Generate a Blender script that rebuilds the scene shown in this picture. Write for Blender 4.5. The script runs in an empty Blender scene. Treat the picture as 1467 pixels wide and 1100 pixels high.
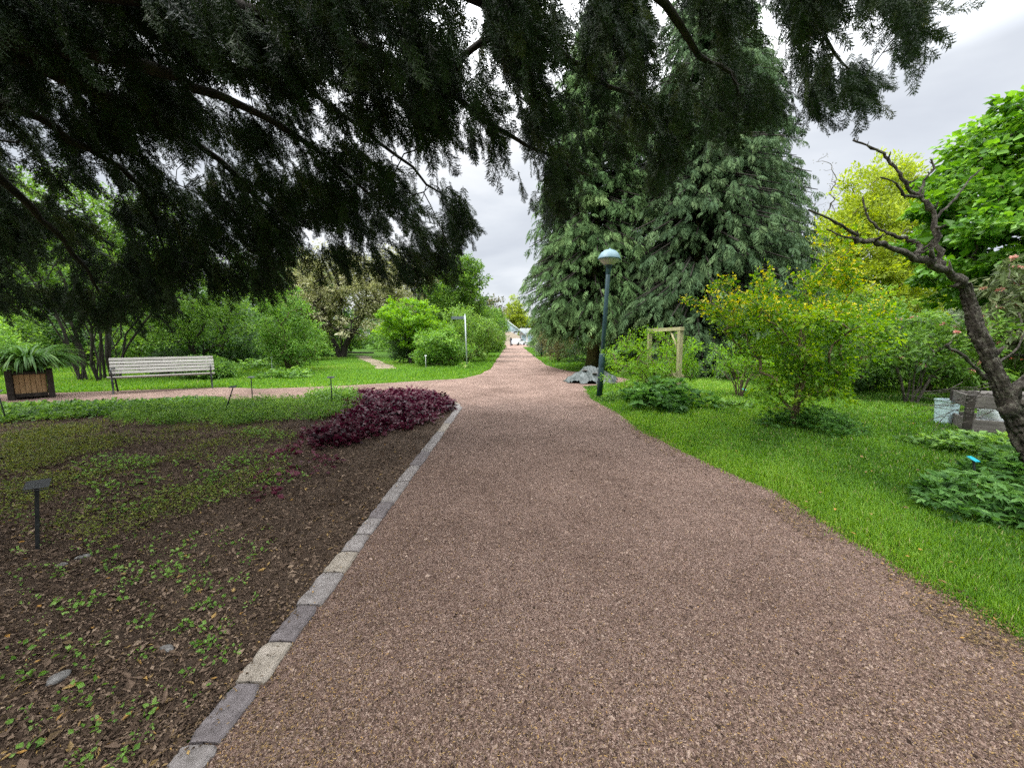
import bpy, math, numpy as np
from mathutils import Vector, Matrix
RNG = np.random.default_rng(11)
R = math.radians
scene = bpy.context.scene
COL = scene.collection
PI = math.pi
# ------------------------------------------------------------------ camera geometry (photo pixels -> ground points)
F_PX, PITCH, CAM_H = 551.0, math.atan(65/551), 1.45
def ray(px, py):
    u = (px-733.5)/F_PX; v = (550-py)/F_PX
    return np.array([u, math.cos(PITCH)+v*math.sin(PITCH), -math.sin(PITCH)+v*math.cos(PITCH)])
def g(px, py, z=0.0):
    d = ray(px, py); t = (z-CAM_H)/d[2]
    return np.array([d[0]*t, d[1]*t, z])
def at(px, py, Y):
    d = ray(px, py); t = Y/d[1]
    return np.array([d[0]*t, Y, CAM_H+d[2]*t])
def project(P):
    P = np.atleast_2d(P); z = P[:, 2]-CAM_H
    f = P[:, 1]*math.cos(PITCH)-z*math.sin(PITCH); up = P[:, 1]*math.sin(PITCH)+z*math.cos(PITCH)
    f = np.where(np.abs(f) < 1e-6, 1e-6, f)
    return 733.5+F_PX*P[:, 0]/f, 550-F_PX*up/f, f
def inpoly(px, py, poly):
    poly = np.asarray(poly, float); c = np.zeros(len(px), bool); j = len(poly)-1
    for i in range(len(poly)):
        xi, yi = poly[i]; xj, yj = poly[j]
        m = ((yi > py) != (yj > py)) & (px < (xj-xi)*(py-yi)/((yj-yi) if yj != yi else 1e-9)+xi)
        c ^= m; j = i
    return c
def nrm(v):
    return v/np.maximum(np.linalg.norm(v, axis=-1, keepdims=True), 1e-9)
# ------------------------------------------------------------------ mesh builder
class MB:
    def __init__(s): s.V = []; s.F = []; s.n = 0
    def add(s, V, F, tint=0.5, mi=0, smooth=True):
        V = np.asarray(V, float).reshape(-1, 3); F = np.asarray(F, int)
        t = np.broadcast_to(np.asarray(tint, float), (len(F),))
        s.V.append(V); s.F.append((F+s.n, t, mi, smooth)); s.n += len(V); return s
    def box(s, c, size, rot=None, tint=0.5, mi=0, bevel=0.0, jit=0.0):
        hx, hy, hz = np.asarray(size, float)/2
        b = min(bevel, hx*.45, hy*.45, hz*.45)
        if b <= 0:
            V = np.array([[x, y, z] for x in (-hx, hx) for y in (-hy, hy) for z in (-hz, hz)])
            F = [[0, 1, 3, 2], [4, 6, 7, 5], [0, 4, 5, 1], [2, 3, 7, 6], [0, 2, 6, 4], [1, 5, 7, 3]]
            Fs = [np.array(F)]
        else:
            V = []
            for zz, k in ((-hz, b), (-hz+b, 0), (hz-b, 0), (hz, b)):
                x, y = hx-k, hy-k
                V += [[-x+b, -y, zz], [x-b, -y, zz], [x, -y+b, zz], [x, y-b, zz], [x-b, y, zz], [-x+b, y, zz], [-x, y-b, zz], [-x, -y+b, zz]]
            V = np.array(V); Q = []
            for L in range(3):
                for i in range(8):
                    j = (i+1) % 8; Q.append([L*8+i, L*8+j, L*8+8+j, L*8+8+i])
            Q += [[24, 25, 30, 31], [25, 26, 29, 30], [26, 27, 28, 29], [7, 6, 1, 0], [6, 5, 2, 1], [5, 4, 3, 2]]
            Fs = [np.array(Q)]
        if jit: V = V+RNG.normal(0, jit, V.shape)
        if rot is not None: V = V@np.asarray(rot).T
        V = V+np.asarray(c)
        for f in Fs: s.add(V, f, tint, mi, False)
        return s
    def tube(s, pts, rad, n=8, tint=0.5, mi=0, cap=True, rough=0.0):
        pts = np.asarray(pts, float); m = len(pts); rad = np.broadcast_to(np.asarray(rad, float), (m,))
        T = np.gradient(pts, axis=0) if m > 2 else np.repeat((pts[1:]-pts[:1]), m, 0)
        T = nrm(T); ref = np.array([0, 0, 1.]) if abs(T[0, 2]) < .9 else np.array([1., 0, 0])
        V = []
        for i in range(m):
            a = nrm(np.cross(T[i], ref)); b = np.cross(T[i], a); ref = np.cross(a, T[i])
            an = np.arange(n)/n*2*PI; rr = rad[i]*(1+rough*RNG.normal(0, 1, n))
            V.append(pts[i]+np.outer(np.cos(an)*rr, a)+np.outer(np.sin(an)*rr, b))
        V = np.concatenate(V); F = []
        for i in range(m-1):
            for j in range(n):
                k = (j+1) % n; F.append([i*n+j, i*n+k, i*n+n+k, i*n+n+j])
        if cap:
            V = np.concatenate([V, pts[:1], pts[-1:]]); a = m*n
            tri = [[(j+1) % n, j, a] for j in range(n)]+[[(m-1)*n+j, (m-1)*n+(j+1) % n, a+1] for j in range(n)]
            s.add(V, F, tint, mi); nn = s.n-len(V)
            s.V.append(np.zeros((0, 3))); s.F.append((np.array(tri)+nn, np.full(len(tri), tint if np.isscalar(tint) else .5), mi, True))
        else: s.add(V, F, tint, mi)
        return s
    def lathe(s, prof, c=(0, 0, 0), n=20, tint=0.5, mi=0, rot=None):
        an = np.arange(n)/n*2*PI; V = []
        for r, z in prof: V.append(np.stack([np.cos(an)*r, np.sin(an)*r, np.full(n, z)], 1))
        V = np.concatenate(V); F = [[i*n+j, i*n+(j+1) % n, i*n+n+(j+1) % n, i*n+n+j] for i in range(len(prof)-1) for j in range(n)]
        if rot is not None: V = V@np.asarray(rot).T
        return s.add(V+np.asarray(c), F, tint, mi)
    def frusta(s, A, B, ra, rb, n=5, tint=0.5, mi=0):
        A = np.asarray(A); B = np.asarray(B); T = nrm(B-A); ref = np.where(np.abs(T[:, 2:3]) < .9, [[0, 0, 1.]], [[1., 0, 0]])
        a = nrm(np.cross(T, ref)); b = np.cross(T, a); an = np.arange(n)/n*2*PI
        ring = np.cos(an)[None, :, None]*a[:, None]+np.sin(an)[None, :, None]*b[:, None]
        V = np.concatenate([A[:, None]+ring*np.asarray(ra)[:, None, None], B[:, None]+ring*np.asarray(rb)[:, None, None]], 1)
        j = np.arange(n); k = (j+1) % n; base = (np.arange(len(A))*2*n)[:, None]
        F = np.stack([base+j, base+k, base+n+k, base+n+j], 2).reshape(-1, 4)
        return s.add(V.reshape(-1, 3), F, tint, mi)
    def leaves(s, P, D, N, L, W, tint, mi=0, fold=.18, mid=.45):
        P = np.asarray(P); D = nrm(D); N = nrm(N-np.sum(N*D, 1, keepdims=True)*D); S = np.cross(D, N)
        L = np.broadcast_to(L, (len(P),))[:, None]; W = np.broadcast_to(W, (len(P),))[:, None]
        m = P+D*L*mid+N*W*fold
        V = np.stack([P, m+S*W*.5, P+D*L, m-S*W*.5], 1).reshape(-1, 3)
        F = np.arange(len(P)*4).reshape(-1, 4)
        return s.add(V, F, tint, mi, False)
    def stamp(s, V, F, M, off, tint, mi=0, tvar=None):
        # V,F template; M (n,3,3) columns = axes (scale included); off (n,3)
        W = np.einsum('nij,vj->nvi', M, V)+off[:, None]
        n, k = len(M), len(V)
        FF = (F[None]+(np.arange(n)*k)[:, None, None]).reshape(-1, F.shape[1])
        t = np.repeat(np.broadcast_to(tint, (n,)), len(F))
        if tvar is not None: t = t+np.tile(tvar, n)
        return s.add(W.reshape(-1, 3), FF, t, mi, False)
    def mesh(s, name, mats):
        V = np.concatenate(s.V); me = bpy.data.meshes.new(name)
        me.vertices.add(len(V)); me.vertices.foreach_set('co', V.astype(np.float32).ravel())
        idx = np.concatenate([f[0].ravel() for f in s.F]).astype(np.int32)
        tot = np.concatenate([np.full(len(f[0]), f[0].shape[1]) for f in s.F]).astype(np.int32)
        st = np.concatenate([[0], np.cumsum(tot)[:-1]]).astype(np.int32)
        me.loops.add(len(idx)); me.loops.foreach_set('vertex_index', idx)
        me.polygons.add(len(tot)); me.polygons.foreach_set('loop_start', st)
        me.polygons.foreach_set('material_index', np.concatenate([np.full(len(f[0]), f[2]) for f in s.F]).astype(np.int32))
        sm = np.concatenate([np.full(len(f[0]), f[3]) for f in s.F])
        me.polygons.foreach_set('use_smooth', sm)
        me.update(calc_edges=True)
        at_ = me.attributes.new('tint', 'FLOAT', 'FACE')
        at_.data.foreach_set('value', np.clip(np.concatenate([f[1] for f in s.F]), 0, 1).astype(np.float32))
        for m in (mats if isinstance(mats, (list, tuple)) else [mats]): me.materials.append(m)
        return me
    def build(s, name, mats, parent=None):
        o = bpy.data.objects.new(name, s.mesh(name, mats)); COL.objects.link(o)
        if parent is not None: o.parent = parent
        return o
def tag(o, label=None, cat=None, group=None, kind=None):
    if label: o['label'] = label
    if cat: o['category'] = cat
    if group: o['group'] = group
    if kind: o['kind'] = kind
    return o
def thing(name, label, cat, loc=(0, 0, 0), rz=0, group=None):
    o = bpy.data.objects.new(name, None); COL.objects.link(o)
    o.location = tuple(float(v) for v in loc); o.rotation_euler = (0, 0, rz); o.empty_display_size = .2
    return tag(o, label, cat, group)
def clone(root, label, loc=None, rz=None):
    c = root.copy(); COL.objects.link(c); c['label'] = label
    if loc is not None: c.location = tuple(float(v) for v in loc)
    if rz is not None: c.rotation_euler = (root.rotation_euler[0], root.rotation_euler[1], rz)
    for ch in list(root.children):
        d = ch.copy(); COL.objects.link(d); d.parent = c
        for gch in list(ch.children):
            e = gch.copy(); COL.objects.link(e); e.parent = d
    return c
def rotz(a): return np.array([[math.cos(a), -math.sin(a), 0], [math.sin(a), math.cos(a), 0], [0, 0, 1.]])
def rotx(a): return np.array([[1, 0, 0], [0, math.cos(a), -math.sin(a)], [0, math.sin(a), math.cos(a)]])
def roty(a): return np.array([[math.cos(a), 0, math.sin(a)], [0, 1, 0], [-math.sin(a), 0, math.cos(a)]])
# ------------------------------------------------------------------ materials
def newmat(name):
    m = bpy.data.materials.new(name); m.use_nodes = True; nt = m.node_tree; nt.nodes.clear()
    return m, nt, (lambda t, **k: mknode(nt, t, **k))
def mknode(nt, t, **k):
    n = nt.nodes.new(t)
    for a, v in k.items():
        if a == 'inp':
            for kk, vv in v.items(): n.inputs[kk].default_value = vv
        else: setattr(n, a, v)
    return n
def ramp(nt, stops):
    n = nt.nodes.new('ShaderNodeValToRGB'); e = n.color_ramp.elements
    while len(e) > 1: e.remove(e[-1])
    e[0].position = stops[0][0]; e[0].color = (*stops[0][1], 1)
    for p, c in stops[1:]:
        x = e.new(p); x.color = (*c, 1)
    return n
def leafmat(name, stops, trans=.35, rough=.5, spec=.35, tcol=None):
    m, nt, nd = newmat(name); L = nt.links
    a = nd('ShaderNodeAttribute', attribute_name='tint'); r = ramp(nt, stops); L.new(a.outputs['Fac'], r.inputs[0])
    p = nd('ShaderNodeBsdfPrincipled', inp={'Roughness': rough, 'Specular IOR Level': spec}); L.new(r.outputs[0], p.inputs['Base Color'])
    o = nd('ShaderNodeOutputMaterial')
    if trans > 0:
        t = nd('ShaderNodeBsdfTranslucent'); mx = nd('ShaderNodeMixShader', inp={0: trans})
        hs = nd('ShaderNodeHueSaturation', inp={'Hue': .485, 'Saturation': 1.1, 'Value': 1.35}); L.new(r.outputs[0], hs.inputs['Color'])
        L.new(hs.outputs[0], t.inputs['Color']); L.new(p.outputs[0], mx.inputs[1]); L.new(t.outputs[0], mx.inputs[2]); L.new(mx.outputs[0], o.inputs[0])
    else: L.new(p.outputs[0], o.inputs[0])
    return m
def surfmat(name, stops, scale=6., detail=6., rough=.85, bump=.3, bscale=None, stretch=(1, 1, 1), spec=.3, metal=0., coords='Object', tintmix=0., bdist=.01):
    """noise-coloured surface with a fine bump"""
    m, nt, nd = newmat(name); L = nt.links
    tc = nd('ShaderNodeTexCoord'); mp = nd('ShaderNodeMapping', inp={'Scale': stretch}); L.new(tc.outputs[coords], mp.inputs[0])
    n = nd('ShaderNodeTexNoise', inp={'Scale': scale, 'Detail': detail, 'Roughness': .65}); L.new(mp.outputs[0], n.inputs['Vector'])
    r = ramp(nt, stops)
    if tintmix:
        a = nd('ShaderNodeAttribute', attribute_name='tint'); mm = nd('ShaderNodeMix', inp={0: tintmix})
        L.new(n.outputs['Fac'], mm.inputs[2]); L.new(a.outputs['Fac'], mm.inputs[3]); L.new(mm.outputs[0], r.inputs[0])
    else: L.new(n.outputs['Fac'], r.inputs[0])
    p = nd('ShaderNodeBsdfPrincipled', inp={'Roughness': rough, 'Specular IOR Level': spec, 'Metallic': metal}); L.new(r.outputs[0], p.inputs['Base Color'])
    if bump:
        n2 = nd('ShaderNodeTexNoise', inp={'Scale': bscale or scale*4, 'Detail': 5, 'Roughness': .7}); L.new(mp.outputs[0], n2.inputs['Vector'])
        b = nd('ShaderNodeBump', inp={'Strength': bump, 'Distance': bdist}); L.new(n2.outputs['Fac'], b.inputs['Height']); L.new(b.outputs[0], p.inputs['Normal'])
    o = nd('ShaderNodeOutputMaterial'); L.new(p.outputs[0], o.inputs[0])
    return m
def cols(*c):
    n = len(c); return [(.25+.5*i/max(n-1, 1), x) for i, x in enumerate(c)]
def tcols(*c):
    n = len(c); return [(i/max(n-1, 1), x) for i, x in enumerate(c)]

M = {}
M['bark_dark'] = surfmat('dark_bark', cols((.012, .010, .009), (.03, .025, .02), (.06, .05, .042)), 9, 8, .9, .6, 30, (1, 1, .35), bdist=.03)
M['bark_grey'] = surfmat('grey_bark', cols((.035, .03, .026), (.08, .068, .055), (.14, .125, .10)), 12, 8, .9, .8, 40, (1, 1, .5), bdist=.03)
M['bark_lichen'] = surfmat('lichen_bark', [(.3, (.022, .018, .014)), (.44, (.06, .049, .04)), (.54, (.115, .10, .08)), (.64, (.24, .23, .18))], 24, 12, .95, 1., 60, bdist=.05)
M['bark_moss'] = surfmat('mossy_bark', cols((.05, .04, .025), (.10, .10, .03), (.16, .15, .06)), 7, 8, .95, .8, 30, (1, 1, .4), bdist=.03)
M['twig'] = surfmat('twig_bark', cols((.05, .035, .022), (.10, .07, .045), (.16, .12, .08)), 15, 4, .85, 0)
M['stem_tan'] = surfmat('tan_stem_bark', cols((.10, .07, .04), (.18, .13, .08), (.24, .19, .12)), 15, 4, .85, 0)
M['yew'] = leafmat('yew_needles', tcols((.010, .019, .010), (.022, .042, .016), (.042, .068, .022), (.09, .10, .032)), .16, .55, .25)
M['cypress'] = leafmat('cypress_fronds', tcols((.033, .062, .022), (.064, .122, .042), (.115, .195, .07), (.19, .28, .105)), .2, .7, .12)
M['spruce'] = leafmat('grey_green_fronds', tcols((.03, .056, .026), (.055, .10, .044), (.095, .155, .066), (.15, .215, .095)), .2, .7, .12)
M['green_mid'] = leafmat('mid_green_leaves', tcols((.035, .085, .012), (.08, .175, .022), (.15, .28, .042), (.25, .40, .09)), .45)
M['green_deep'] = leafmat('deep_green_leaves', tcols((.018, .045, .012), (.035, .085, .02), (.06, .13, .03), (.10, .19, .05)), .35)
M['green_lime'] = leafmat('lime_green_leaves', tcols((.07, .16, .010), (.13, .29, .015), (.20, .40, .025), (.28, .48, .05)), .45)
M['green_fresh'] = leafmat('fresh_green_leaves', tcols((.045, .11, .015), (.10, .225, .03), (.17, .33, .05), (.30, .48, .12)), .45)
M['maple'] = leafmat('maple_leaves', tcols((.03, .085, .010), (.07, .19, .018), (.14, .31, .035), (.24, .44, .08)), .45, .4, .45)
M['crab'] = leafmat('blossoming_leaves', tcols((.07, .085, .025), (.17, .19, .06), (.32, .33, .15), (.58, .56, .38)), .4)
M['willow'] = leafmat('yellow_green_leaves', tcols((.15, .21, .02), (.255, .335, .03), (.36, .45, .05), (.48, .56, .11)), .45)
M['barberry'] = leafmat('barberry_leaves', tcols((.045, .12, .012), (.10, .23, .018), (.19, .36, .025), (.34, .48, .04)), .5, .45)
M['yellow_flower'] = leafmat('yellow_flowers', tcols((.62, .54, .015), (.74, .66, .02), (.80, .75, .06)), .3)
M['pink_flower'] = leafmat('pink_flowers', tcols((.52, .22, .17), (.66, .36, .29), (.72, .50, .42)), .3)
M['viburnum'] = leafmat('viburnum_leaves', tcols((.05, .07, .025), (.09, .13, .04), (.16, .20, .08), (.26, .27, .14)), .3)
M['brown_shrub'] = leafmat('olive_leaves', tcols((.05, .055, .018), (.10, .10, .03), (.16, .15, .05), (.22, .21, .08)), .3)
M['grey_shrub'] = leafmat('grey_green_leaves', tcols((.07, .095, .055), (.13, .17, .10), (.21, .26, .16), (.40, .43, .34)), .3)
M['fern'] = leafmat('herb_leaves', tcols((.018, .06, .012), (.045, .125, .022), (.085, .20, .04), (.16, .31, .08)), .4, .5, .2)
M['strap'] = leafmat('strap_leaves', tcols((.015, .045, .008), (.032, .085, .014), (.06, .14, .025), (.12, .2, .05)), .3, .5, .2)
M['grass'] = leafmat('grass_blades', [(0, (.04, .10, .014)), (.33, (.082, .195, .02)), (.66, (.155, .315, .03)), (.92, (.25, .40, .055)), (1, (.42, .38, .17))], .4, .5, .25)
M['groundcover'] = leafmat('ground_cover_leaves', tcols((.035, .09, .02), (.085, .19, .03), (.15, .29, .05), (.24, .40, .08)), .4)
M['weed'] = leafmat('weed_leaves', tcols((.05, .08, .015), (.11, .15, .025), (.19, .23, .04), (.28, .30, .06)), .35)
M['purple'] = leafmat('purple_leaves', tcols((.016, .002, .006), (.05, .005, .014), (.09, .012, .028), (.15, .04, .06)), .2, .42, .3)
M['litter'] = leafmat('dry_litter', tcols((.035, .025, .018), (.09, .06, .035), (.19, .13, .07), (.36, .24, .09), (.42, .22, .05)), .1, .8, .2)
M['chips'] = leafmat('bark_chips', tcols((.03, .02, .014), (.095, .064, .045), (.175, .122, .087), (.33, .245, .175)), 0, .9, .15)
M['pebble'] = leafmat('gravel_stones', tcols((.03, .019, .0145), (.118, .076, .058), (.225, .150, .116), (.39, .295, .235)), 0, .9, .12)

# ------------------------------------------------------------------ ground materials
def gravel_mat():
    m, nt, nd = newmat('red_gravel'); L = nt.links
    tc = nd('ShaderNodeTexCoord')
    v1 = nd('ShaderNodeTexVoronoi', inp={'Scale': 210.}); v2 = nd('ShaderNodeTexVoronoi', inp={'Scale': 95.})
    n1 = nd('ShaderNodeTexNoise', inp={'Scale': .8, 'Detail': 7., 'Roughness': .62}); n2 = nd('ShaderNodeTexNoise', inp={'Scale': 9., 'Detail': 9., 'Roughness': .75})
    for n in (v1, v2, n1, n2): L.new(tc.outputs['Object'], n.inputs['Vector'])
    s1 = nd('ShaderNodeSeparateColor'); L.new(v1.outputs['Color'], s1.inputs[0])
    s2 = nd('ShaderNodeSeparateColor'); L.new(v2.outputs['Color'], s2.inputs[0])
    r1 = ramp(nt, [(0, (.04, .024, .018)), (.25, (.125, .076, .058)), (.6, (.245, .162, .127)), (.85, (.38, .28, .235)), (1, (.52, .42, .36))])
    L.new(s1.outputs[0], r1.inputs[0])
    r2 = ramp(nt, [(0, (.09, .054, .041)), (.5, (.22, .143, .115)), (1, (.37, .27, .228))]); L.new(s2.outputs[1], r2.inputs[0])
    mx = nd('ShaderNodeMix', data_type='RGBA', inp={0: .25}); L.new(r1.outputs[0], mx.inputs[6]); L.new(r2.outputs[0], mx.inputs[7])
    r3 = ramp(nt, [(.28, (.58, .53, .50)), (.42, (.85, .81, .79)), (.55, (1.04, 1.01, 1.0)), (.72, (1.3, 1.26, 1.24))]); L.new(n1.outputs['Fac'], r3.inputs[0])
    m2 = nd('ShaderNodeMix', data_type='RGBA', blend_type='MULTIPLY', inp={0: 1.}); L.new(mx.outputs[2], m2.inputs[6]); L.new(r3.outputs[0], m2.inputs[7])
    r4 = ramp(nt, [(.32, (.62, .60, .58)), (.55, (1, 1, 1)), (.75, (1.22, 1.2, 1.16))]); L.new(n2.outputs['Fac'], r4.inputs[0])
    m3 = nd('ShaderNodeMix', data_type='RGBA', blend_type='MULTIPLY', inp={0: .8}); L.new(m2.outputs[2], m3.inputs[6]); L.new(r4.outputs[0], m3.inputs[7])
    # brown needle litter trodden into the gravel close to the yew
    sx = nd('ShaderNodeSeparateXYZ'); L.new(tc.outputs['Object'], sx.inputs[0])
    p = nd('ShaderNodeBsdfPrincipled', inp={'Roughness': .92, 'Specular IOR Level': .2}); L.new(m3.outputs[2], p.inputs['Base Color'])
    ad = nd('ShaderNodeMath', operation='ADD'); L.new(v1.outputs['Distance'], ad.inputs[0]); L.new(n2.outputs['Fac'], ad.inputs[1])
    b = nd('ShaderNodeBump', inp={'Strength': .9, 'Distance': .012}); L.new(ad.outputs[0], b.inputs['Height']); L.new(b.outputs[0], p.inputs['Normal'])
    o = nd('ShaderNodeOutputMaterial'); L.new(p.outputs[0], o.inputs[0]); return m
def multi_ground(name, s1, s2, sc1, sc2, bump, bdist, vor=None):
    m, nt, nd = newmat(name); L = nt.links
    tc = nd('ShaderNodeTexCoord'); a = nd('ShaderNodeTexNoise', inp={'Scale': sc1, 'Detail': 8., 'Roughness': .65}); b = nd('ShaderNodeTexNoise', inp={'Scale': sc2, 'Detail': 10., 'Roughness': .8})
    for n in (a, b): L.new(tc.outputs['Object'], n.inputs['Vector'])
    ra = ramp(nt, s1); rb = ramp(nt, s2); L.new(a.outputs['Fac'], ra.inputs[0]); L.new(b.outputs['Fac'], rb.inputs[0])
    mx = nd('ShaderNodeMix', data_type='RGBA', blend_type='MULTIPLY', inp={0: 1.}); L.new(ra.outputs[0], mx.inputs[6]); L.new(rb.outputs[0], mx.inputs[7])
    p = nd('ShaderNodeBsdfPrincipled', inp={'Roughness': .95, 'Specular IOR Level': .15}); L.new(mx.outputs[2], p.inputs['Base Color'])
    bp = nd('ShaderNodeBump', inp={'Strength': bump, 'Distance': bdist}); L.new(b.outputs['Fac'], bp.inputs['Height']); L.new(bp.outputs[0], p.inputs['Normal'])
    o = nd('ShaderNodeOutputMaterial'); L.new(p.outputs[0], o.inputs[0]); return m
M['gravel'] = gravel_mat()
M['lawn'] = multi_ground('lawn_turf', [(.3, (.035, .085, .009)), (.5, (.055, .125, .012)), (.7, (.08, .165, .017))], [(.3, (.5, .5, .5)), (.5, (.95, .95, .95)), (.7, (1.35, 1.3, 1.2))], .7, 38., .8, .04)  # turf colours darkened to stand in for the self-shadow of grass blades
M['soil'] = multi_ground('bed_soil', [(.3, (.068, .046, .033)), (.5, (.112, .078, .056)), (.7, (.16, .115, .085))], [(.3, (.45, .45, .45)), (.5, (1, 1, 1)), (.7, (1.7, 1.6, 1.5))], 3., 55., 1., .05)
M['bare'] = multi_ground('bare_earth', [(.3, (.13, .10, .07)), (.5, (.2, .16, .12)), (.7, (.26, .21, .16))], [(.3, (.6, .6, .6)), (.5, (1, 1, 1)), (.7, (1.3, 1.3, 1.2))], 2., 30., .8, .03)
# ------------------------------------------------------------------ ground sheets
def smooth_noise(x, y, seed=0):
    r = np.random.default_rng(seed); s = np.zeros_like(x)
    for k, a in ((.35, 1.), (.8, .6), (1.9, .35), (4.3, .2), (9.5, .12)):
        th = r.uniform(0, 2*PI, 3)
        for t in th: s = s+a/3*np.sin(k*2*PI*(x*math.cos(t)+y*math.sin(t))/2.+r.uniform(0, 6.28))
    return s
def sheet(name, poly, z, mat, jitter=.03, step=.25, seed=1):
    """flat outline sheet with a naturally ragged edge, triangulated by bmesh"""
    pts = []
    for i in range(len(poly)):
        a = np.array(poly[i][:2]); b = np.array(poly[(i+1) % len(poly)][:2]); n = max(1, min(200, int(np.linalg.norm(b-a)/step)))
        for k in range(n): pts.append(a+(b-a)*k/n)
    pts = np.array(pts)
    nx = smooth_noise(pts[:, 0], pts[:, 1], seed)*jitter; ny = smooth_noise(pts[:, 1]+7, pts[:, 0]-3, seed+9)*jitter
    amp = np.where((pts[:, 0] < -1) & (pts[:, 1] < 8.7) & (pts[:, 0] > -1.5), 0, np.where((pts[:, 0] > 0) & (pts[:, 1] < 12), 1.5, .8))[:, None] if name == 'gravel_path' else 1.
    pts = pts+np.stack([nx, ny], 1)*amp
    from mathutils.geometry import delaunay_2d_cdt
    vv, _, tris, *_ = delaunay_2d_cdt([Vector((float(p[0]), float(p[1]))) for p in pts], [], [list(range(len(pts)))], 1, 1e-5)
    ff = []
    for t_ in tris:
        a, b, c = (vv[i] for i in t_[:3]); ff.append(list(t_) if (b-a).cross(c-a) > 0 else list(t_)[::-1])
    me = bpy.data.meshes.new(name); me.from_pydata([(v.x, v.y, z) for v in vv], [], ff); me.materials.append(mat)
    o = bpy.data.objects.new(name, me); COL.objects.link(o); tag(o, kind='structure'); return o, pts
b = MB(); b.add([[-600, -600, 0], [600, -600, 0], [600, 900, 0], [-600, 900, 0]], [[0, 1, 2, 3]])
tag(b.build('lawn', M['lawn']), kind='structure')
path_poly = [(-1.165, -4), (2.5, -4), (2.42, 1.65), (2.40, 2.1), (2.42, 2.7), (2.46, 3.5), (2.26, 4.46), (2.05, 5.83), (2.02, 7.5), (2.04, 9.14), (2.1, 10.4), (2.25, 11.6),
             (3.1, 11.9), (4.2, 13.6), (3.6, 16.2), (2.7, 17.0), (2.2, 18.4), (1.9, 21), (1.82, 30), (1.85, 67), (6, 70), (6, 110), (-9, 110), (-9, 70), (-1.16, 67), (-1.05, 30), (-1.02, 19.6), (-1.25, 15.6), (-1.75, 13.95),
             (-2.9, 13.3), (-5.3, 11.75), (-7.27, 11.1), (-8.6, 11.35), (-10.6, 10.75), (-13, 10.0), (-18, 9.2), (-30, 8), (-30, 5.2), (-17, 6.6), (-10.4, 7.69), (-8.48, 8.09), (-7.53, 8.73), (-5.6, 9.14), (-4.9, 9.5), (-4.0, 10.3), (-2.71, 10.3), (-1.7, 9.6), (-1.33, 8.9), (-1.165, 7.9)]
_, path_pts = sheet('gravel_path', path_poly, .006, M['gravel'], .07, .06, 3)
bed_poly = [(-1.17, -4), (-1.17, 7.9), (-1.30, 8.6), (-1.8, 9.3), (-2.7, 9.95), (-3.9, 10.0), (-4.9, 9.3), (-5.6, 9.0), (-7.5, 8.6), (-8.5, 8.0), (-10.4, 7.6), (-17, 6.5), (-22, 6), (-22, -4)]
# mounded bed: a grid clipped to its outline
def bed_height(x, y):
    d = np.minimum(np.minimum(-1.17-x, 2.5), np.clip((9.3-y)*.9, 0, 2.5))
    return np.maximum(.009, .004+.10*(1-np.exp(-np.clip(d, 0, None)/1.0))*(d > 0)+.012*smooth_noise(x*1.3, y*1.3, 5)+.005*smooth_noise(x*5, y*5, 6))
def bed():
    xs = -1.17-np.concatenate([np.arange(0, 4, .05), np.arange(4, 9, .12), np.arange(9, 21, .4)]); ys = np.concatenate([np.arange(-4, .6, .3), np.arange(.6, 4.5, .045), np.arange(4.5, 10.2, .1)])
    X, Y = np.meshgrid(xs, ys, indexing='ij'); Z = bed_height(X, Y)
    Z = np.maximum(.007, Z+RNG.normal(0, .004, Z.shape))
    V = np.stack([X, Y, Z], 2).reshape(-1, 3); nx, ny = X.shape
    i, j = np.meshgrid(np.arange(nx-1), np.arange(ny-1), indexing='ij'); k = (i*ny+j).ravel()
    F = np.stack([k, k+1, k+ny+1, k+ny], 1); c = V[F].mean(1); keep = inpoly(c[:, 0], c[:, 1], bed_poly)
    m = MB(); m.add(V, F[keep]); o = m.build('flower_bed', M['soil']); tag(o, kind='structure')
bed()
sheet('earth_trail', [g(508, 510)[:2], g(526, 510)[:2], g(552, 520)[:2], g(568, 528)[:2], g(540, 529)[:2], g(528, 520)[:2]], .006, M['bare'], .22, .3, 8)
# ------------------------------------------------------------------ kerb stones
M['kerb_grey'] = surfmat('grey_kerb_stone', cols((.13, .115, .105), (.225, .20, .19), (.31, .285, .27)), 22, 10, .9, .7, 90)
M['kerb_tan'] = surfmat('tan_kerb_stone', cols((.17, .14, .11), (.29, .25, .205), (.38, .33, .28)), 22, 10, .9, .7, 90)
M['kerb_dark'] = surfmat('dark_kerb_stone', cols((.08, .068, .066), (.145, .125, .125), (.21, .185, .185)), 22, 10, .9, .7, 90)
ordn = 'first second third fourth fifth sixth seventh eighth ninth tenth eleventh twelfth thirteenth fourteenth fifteenth sixteenth seventeenth eighteenth nineteenth twentieth'.split()
jy = [1110, 1071, 984, 924, 871, 824, 793, 768, 745, 722, 692, 669, 649, 635, 620, 608, 598, 590, 584]
tones = ['kerb_grey', 'kerb_dark', 'kerb_tan', 'kerb_dark', 'kerb_grey', 'kerb_tan', 'kerb_grey', 'kerb_grey', 'kerb_dark', 'kerb_grey', 'kerb_grey', 'kerb_dark', 'kerb_grey', 'kerb_grey', 'kerb_tan', 'kerb_grey', 'kerb_grey', 'kerb_grey']
word = {'kerb_grey': 'mid grey', 'kerb_dark': 'dark grey', 'kerb_tan': 'pale tan'}
ys = [g(400, y)[1] for y in jy]
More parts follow.
